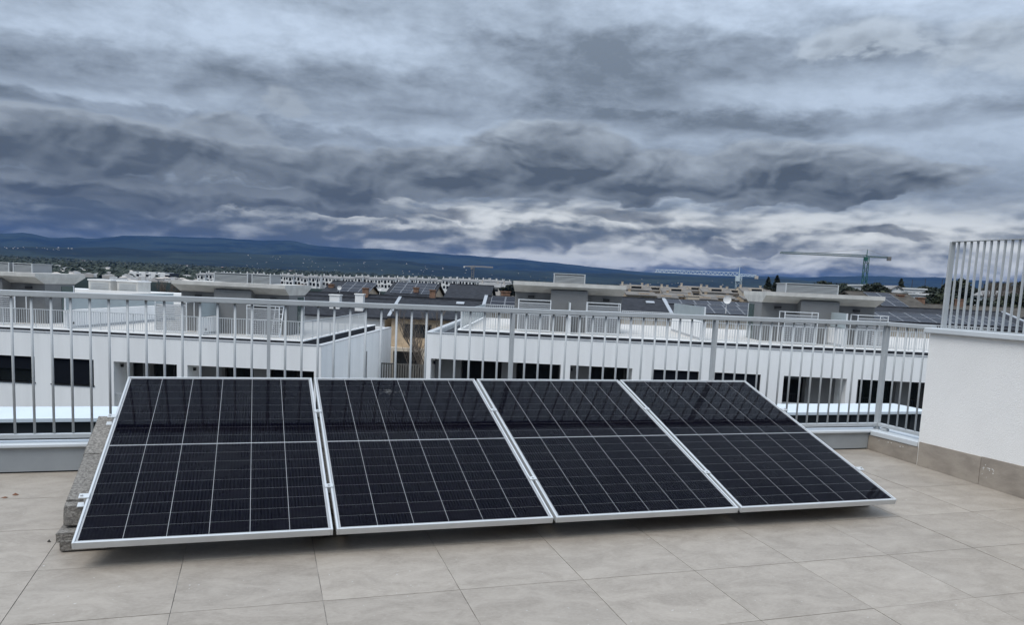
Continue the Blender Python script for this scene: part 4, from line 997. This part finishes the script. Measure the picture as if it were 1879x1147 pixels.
for i in range(8):
    v = 225 + (i % 2) * 4; u, zt = spot(1142 + i * 37, 519 + i * .9, v); put(tp, n == 0, uvw(u, v, zt - 4.6 - (i % 3) * .25), -TH)['label'] = ORD[i] + ' from the left of the far tan row houses with dormers'; n += 1
n = 0
for i in range(8):
    v = 178 + (i % 3) * 2; u, zt = spot(1150 + i * 36 + (i % 2) * 5, 534 + i * 1.4, v); put(tq, n == 0, uvw(u, v, zt - 3.8 - (i % 2) * .35), -TH)['label'] = ORD[i] + ' from the left of the low brown-walled row houses before the tan row'; n += 1
tr_ = row_proto('row_house', 'cream row house at the right end of the far white row', 9, 12, 2.2, 4.0, 'cream', 'far_roof_grey', 'cream houses ending the white row', [(1, 3.5, .5, 1.6), (5, 8, .5, 1.6)], [(1.0, 5, 4.9), (7.6, 5, 4.8)])
for i in range(3):
    v = 330; u, zt = spot(880 + i * 40 if i < 2 else 1155, 516 + i * 3, v); put(tr_, i == 0, uvw(u, v, zt - 4.5), -TH)['label'] = ['cream row house ending the far white row', 'cream row house just left of the middle canopy', 'cream row house at the right edge of the middle canopy'][i]
# four pale apartment blocks at the left
ap = Thing('apartment_slab', 'one of the narrow white apartment slabs with dark balconies beyond the left roofs', 'building', (0, 0, 0), 0, 'white apartment slabs at the left')
ap.part('wall', MB().box(0, 5, 0, 14, -8, 9), 'far_white'); ap.part('balcony', MB().box(5, 9.2, .5, 13, -8, 8.6), 'gutter_dark')
for k in range(3): ap.part('balcony_slab', MB().box(5, 8.4, -.6, 13, 1.6 + k * 2.8, 2.6 + k * 2.8), 'far_white')
for i in range(4):
    u, zt = spot(238 + i * 17.5, 497.5 + i * .7, 560); put(ap.e, i == 0, uvw(u, 560, zt - 9), -TH)['label'] = ORD[i] + ' from the left of four narrow white apartment slabs with dark balconies'

# scattered far settlements: nobody could count them
def settlement(name, label, spots_, mats, seed, smin, smax):
    rg = random.Random(seed); m = MB()
    for (a0, a1, r0, r1, n) in spots_:
        for _ in range(n):
            a = rg.uniform(a0, a1); r = rg.uniform(r0, r1); ra = math.radians(a); x, y = r * math.sin(ra), r * math.cos(ra); z = ground_z(a, r); s = rg.uniform(smin, smax) * r / 3000; h = s * rg.uniform(.35, .8); k = rg.choice((0, 0, 1, 2))
            c, q = math.cos(ra), math.sin(ra)
            P = [(x + c * dx - (-q) * dy * 0 + q * dy, y - q * dx + c * dy) for dx, dy in ((-s, -s * .6), (s, -s * .6), (s, s * .6), (-s, s * .6))]
            m.hexa([(px, py, z - 3) for px, py in P] + [(px, py, z + h) for px, py in P], k)
            m.hexa([(px, py, z + h) for px, py in P] + [(x + (px - x) * .3, y + (py - y) * .3, z + h * 1.35) for px, py in P], 2 if k != 2 else 1)
    o = link(name, m.mesh(name, mats)); o['kind'] = 'stuff'; o['label'] = label; o['category'] = 'town'
settlement('distant_town', 'pale pinkish specks of a distant town in the valley at the left', [(-16, -5, 2750, 3250, 900), (-6, -1, 2900, 3300, 220), (-1, 6, 3000, 3400, 60)], ['cream', 'far_white', 'terracotta'], 4, 2.2, 4.2)
settlement('hillside_houses', 'scattered white specks of houses on the wooded hillside', [(-1, 12, 3700, 4700, 60), (-15, -11, 4600, 4900, 22), (12, 34, 3700, 4700, 22)], ['cream', 'far_roof_tan', 'cream'], 5, 1.2, 2.4)
settlement('near_suburb', 'jumble of small pale houses beyond the left roofs', [(-9.5, -3.6, 520, 800, 170), (-17, -9, 620, 900, 110)], ['far_white', 'cream', 'far_roof_grey'], 6, 9, 17)
def woodland():
    rg = random.Random(9); m = MB()
    for _ in range(4200):
        a = rg.uniform(-17, 36); r = math.exp(rg.uniform(math.log(620), math.log(3000))); ra = math.radians(a); x, y = r * math.sin(ra), r * math.cos(ra); z = ground_z(a, r); s = rg.uniform(3, 6.5) * (r / 1200) ** .5
        n = 5; b = len(m.v)
        for zz_, k in ((-.3, .8), (.45, 1.0), (1.0, .5)):
            for i in range(n): w = 6.28 * i / n + zz_; q = k * rg.uniform(.7, 1.2); m.v.append((x + s * q * math.cos(w), y + s * q * math.sin(w), z + s * zz_ * rg.uniform(.8, 1.15)))
        for l in range(2):
            for i in range(n): j = (i + 1) % n; m.quadf((b + l * n + i, b + l * n + j, b + (l + 1) * n + j, b + (l + 1) * n + i))
        m.quadf(tuple(b + 2 * n + i for i in range(n)))
    o = link('woodland', m.mesh('woodland', 'leaf_dark')); o['kind'] = 'stuff'; o['label'] = 'dark scrub and pine woodland filling the valley beyond the houses'; o['category'] = 'woodland'
woodland()
settlement('valley_suburb', 'dense muted beige and grey roofs spread over the slope beyond the white row', [(-3, 31, 1000, 2700, 620), (-16, -3, 1000, 1900, 130)], ['cream', 'far_roof_grey', 'far_roof_tan'], 8, 3.2, 6.5)

# ------------------------------------------------------------------ cranes
def crane(label, u, v, zb, zj, ztop, utip, uback, mw, jw, m, rad, base_m='ballast_grey', jib_m=None):
    t = Thing('tower_crane', label, 'crane', (u, v, zb), TH, 'tower cranes on the skyline'); jib_m = jib_m or m
    mast = MB(); h = mw / 2
    cs = [(u - h, v - h), (u + h, v - h), (u + h, v + h), (u - h, v + h)]
    for (x, y) in cs: mast.tube((x, y, zb), (x, y, zj), rad, n=5)
    n = max(4, int((zj - zb) / (mw * 1.1)))
    for k in range(n):
        z0, z1 = zb + (zj - zb) * k / n, zb + (zj - zb) * (k + 1) / n
        for i in range(4): a, b = cs[i], cs[(i + 1) % 4]; (a, b) = (a, b) if k % 2 else (b, a); mast.tube((*a, z0), (*b, z1), rad * .6, n=4, cap=False)
    t.part('mast', mast, m)
    def lattice(ua, ub, hh):
        j = MB(); s = 1 if ub > ua else -1; L = abs(ub - ua); nn = max(4, int(L / (jw * 1.2)))
        for vv in (-jw / 2, jw / 2): j.tube((ua, v + vv, zj), (ub, v + vv, zj), rad * .8, n=4)
        j.tube((ua, v, zj + hh), (ub, v, zj + hh * .8), rad * .8, n=4)
        for k in range(nn):
            a, b, c = ua + s * L * k / nn, ua + s * L * (k + .5) / nn, ua + s * L * (k + 1) / nn
            for vv in (-jw / 2, jw / 2): j.tube((a, v + vv, zj), (b, v, zj + hh * .9), rad * .55, n=4, cap=False); j.tube((b, v, zj + hh * .9), (c, v + vv, zj), rad * .55, n=4, cap=False)
        return j
    t.part('jib', lattice(u, utip, jw), jib_m); t.part('counter_jib', lattice(u, uback, jw * .6), jib_m)
    hd = MB(); hd.tube((u, v, zj), (u, v, ztop), rad * 1.6, rad * .8, n=6); t.part('tower_head', hd, m)
    ti = MB(); ti.tube((u, v, ztop), (u + (utip - u) * .6, v, zj + jw), rad * .35, n=4); ti.tube((u, v, ztop), (uback, v, zj + jw * .4), rad * .35, n=4); t.part('tie_bar', ti, 'crane_grey')
    w = abs(uback - u) * .16; s = 1 if uback > u else -1
    bm_ = MB()
    for q in range(3): bm_.box(uback - w * .5 + q * w * .34, uback - w * .5 + q * w * .34 + w * .3, v - jw * .6, v + jw * .6, zj - w * .75, zj + w * .35)
    t.part('counterweight', bm_, base_m)
    t.part('cab', MB().box(u - mw * .9, u - mw * .1, v - mw * 1.2, v - mw * .5, zj - mw * 1.1, zj - .1), m)
crane('green tower crane rising above the evergreens at the right', 159.3, 400, -2, 23.4, 27.2, 116.7, 170.3, 1.9, 1.1, 'crane_green', .17, 'crane_grey', 'crane_jib')
crane('pale blue-white tower crane with a long low jib behind the tan row houses', 60.8, 250, -2.5, 7.5, 10.6, 34.6, 66.2, 1.5, 1.1, 'crane_white', .08, 'cream', 'crane_white')
crane('small far grey crane above the white row houses', -83, 900, -4, 20.5, 22.0, -60, -93, 2.6, 1.4, 'crane_grey', .36, 'far_white', 'crane_grey')
# thin poles on the skyline
for i, (x, y0, v) in enumerate(((1675, 513, 200), (1699, 511, 210), (1730, 512, 205), (268, 493, 400))):
    u, zt = spot(x, y0, v); zb = gz(u, v)
    t = Thing('pole', ['thin dark pole behind the white gabled villa', 'thin dark pole above the wide evergreen', 'thin dark pole beside the guard post', 'thin pale mast above the left apartment slabs'][i], 'pole', (u, v, zb), TH, 'thin poles on the skyline')
    t.part('shaft', MB().tube((u, v, zb), (u, v, zt), .10, .06, n=6), 'dark_bit')

# ------------------------------------------------------------------ haze
def haze():
    m = bpy.data.materials.new('haze_air'); m.use_nodes = True; nt = m.node_tree; nt.nodes.clear(); out = nt.nodes.new('ShaderNodeOutputMaterial')
    pv = nt.nodes.new('ShaderNodeVolumePrincipled'); pv.inputs['Color'].default_value = (.06, .25, .74, 1); pv.inputs['Density'].default_value = 3.5e-5; pv.inputs['Anisotropy'].default_value = 0
    nt.links.new(pv.outputs[0], out.inputs['Volume'])
    MATS['haze_air'] = m
    zmin = min(min(v.co.z for v in bpy.data.objects['ground'].data.vertices), -9) - 1
    o = link('haze', MB().box(-12000, 12000, -12000, 12000, zmin, 440).mesh('haze', 'haze_air')); o['kind'] = 'stuff'; o['label'] = 'thin blue haze between the terrace and the mountains'; o['category'] = 'haze'
HAZE = True
if HAZE: haze()
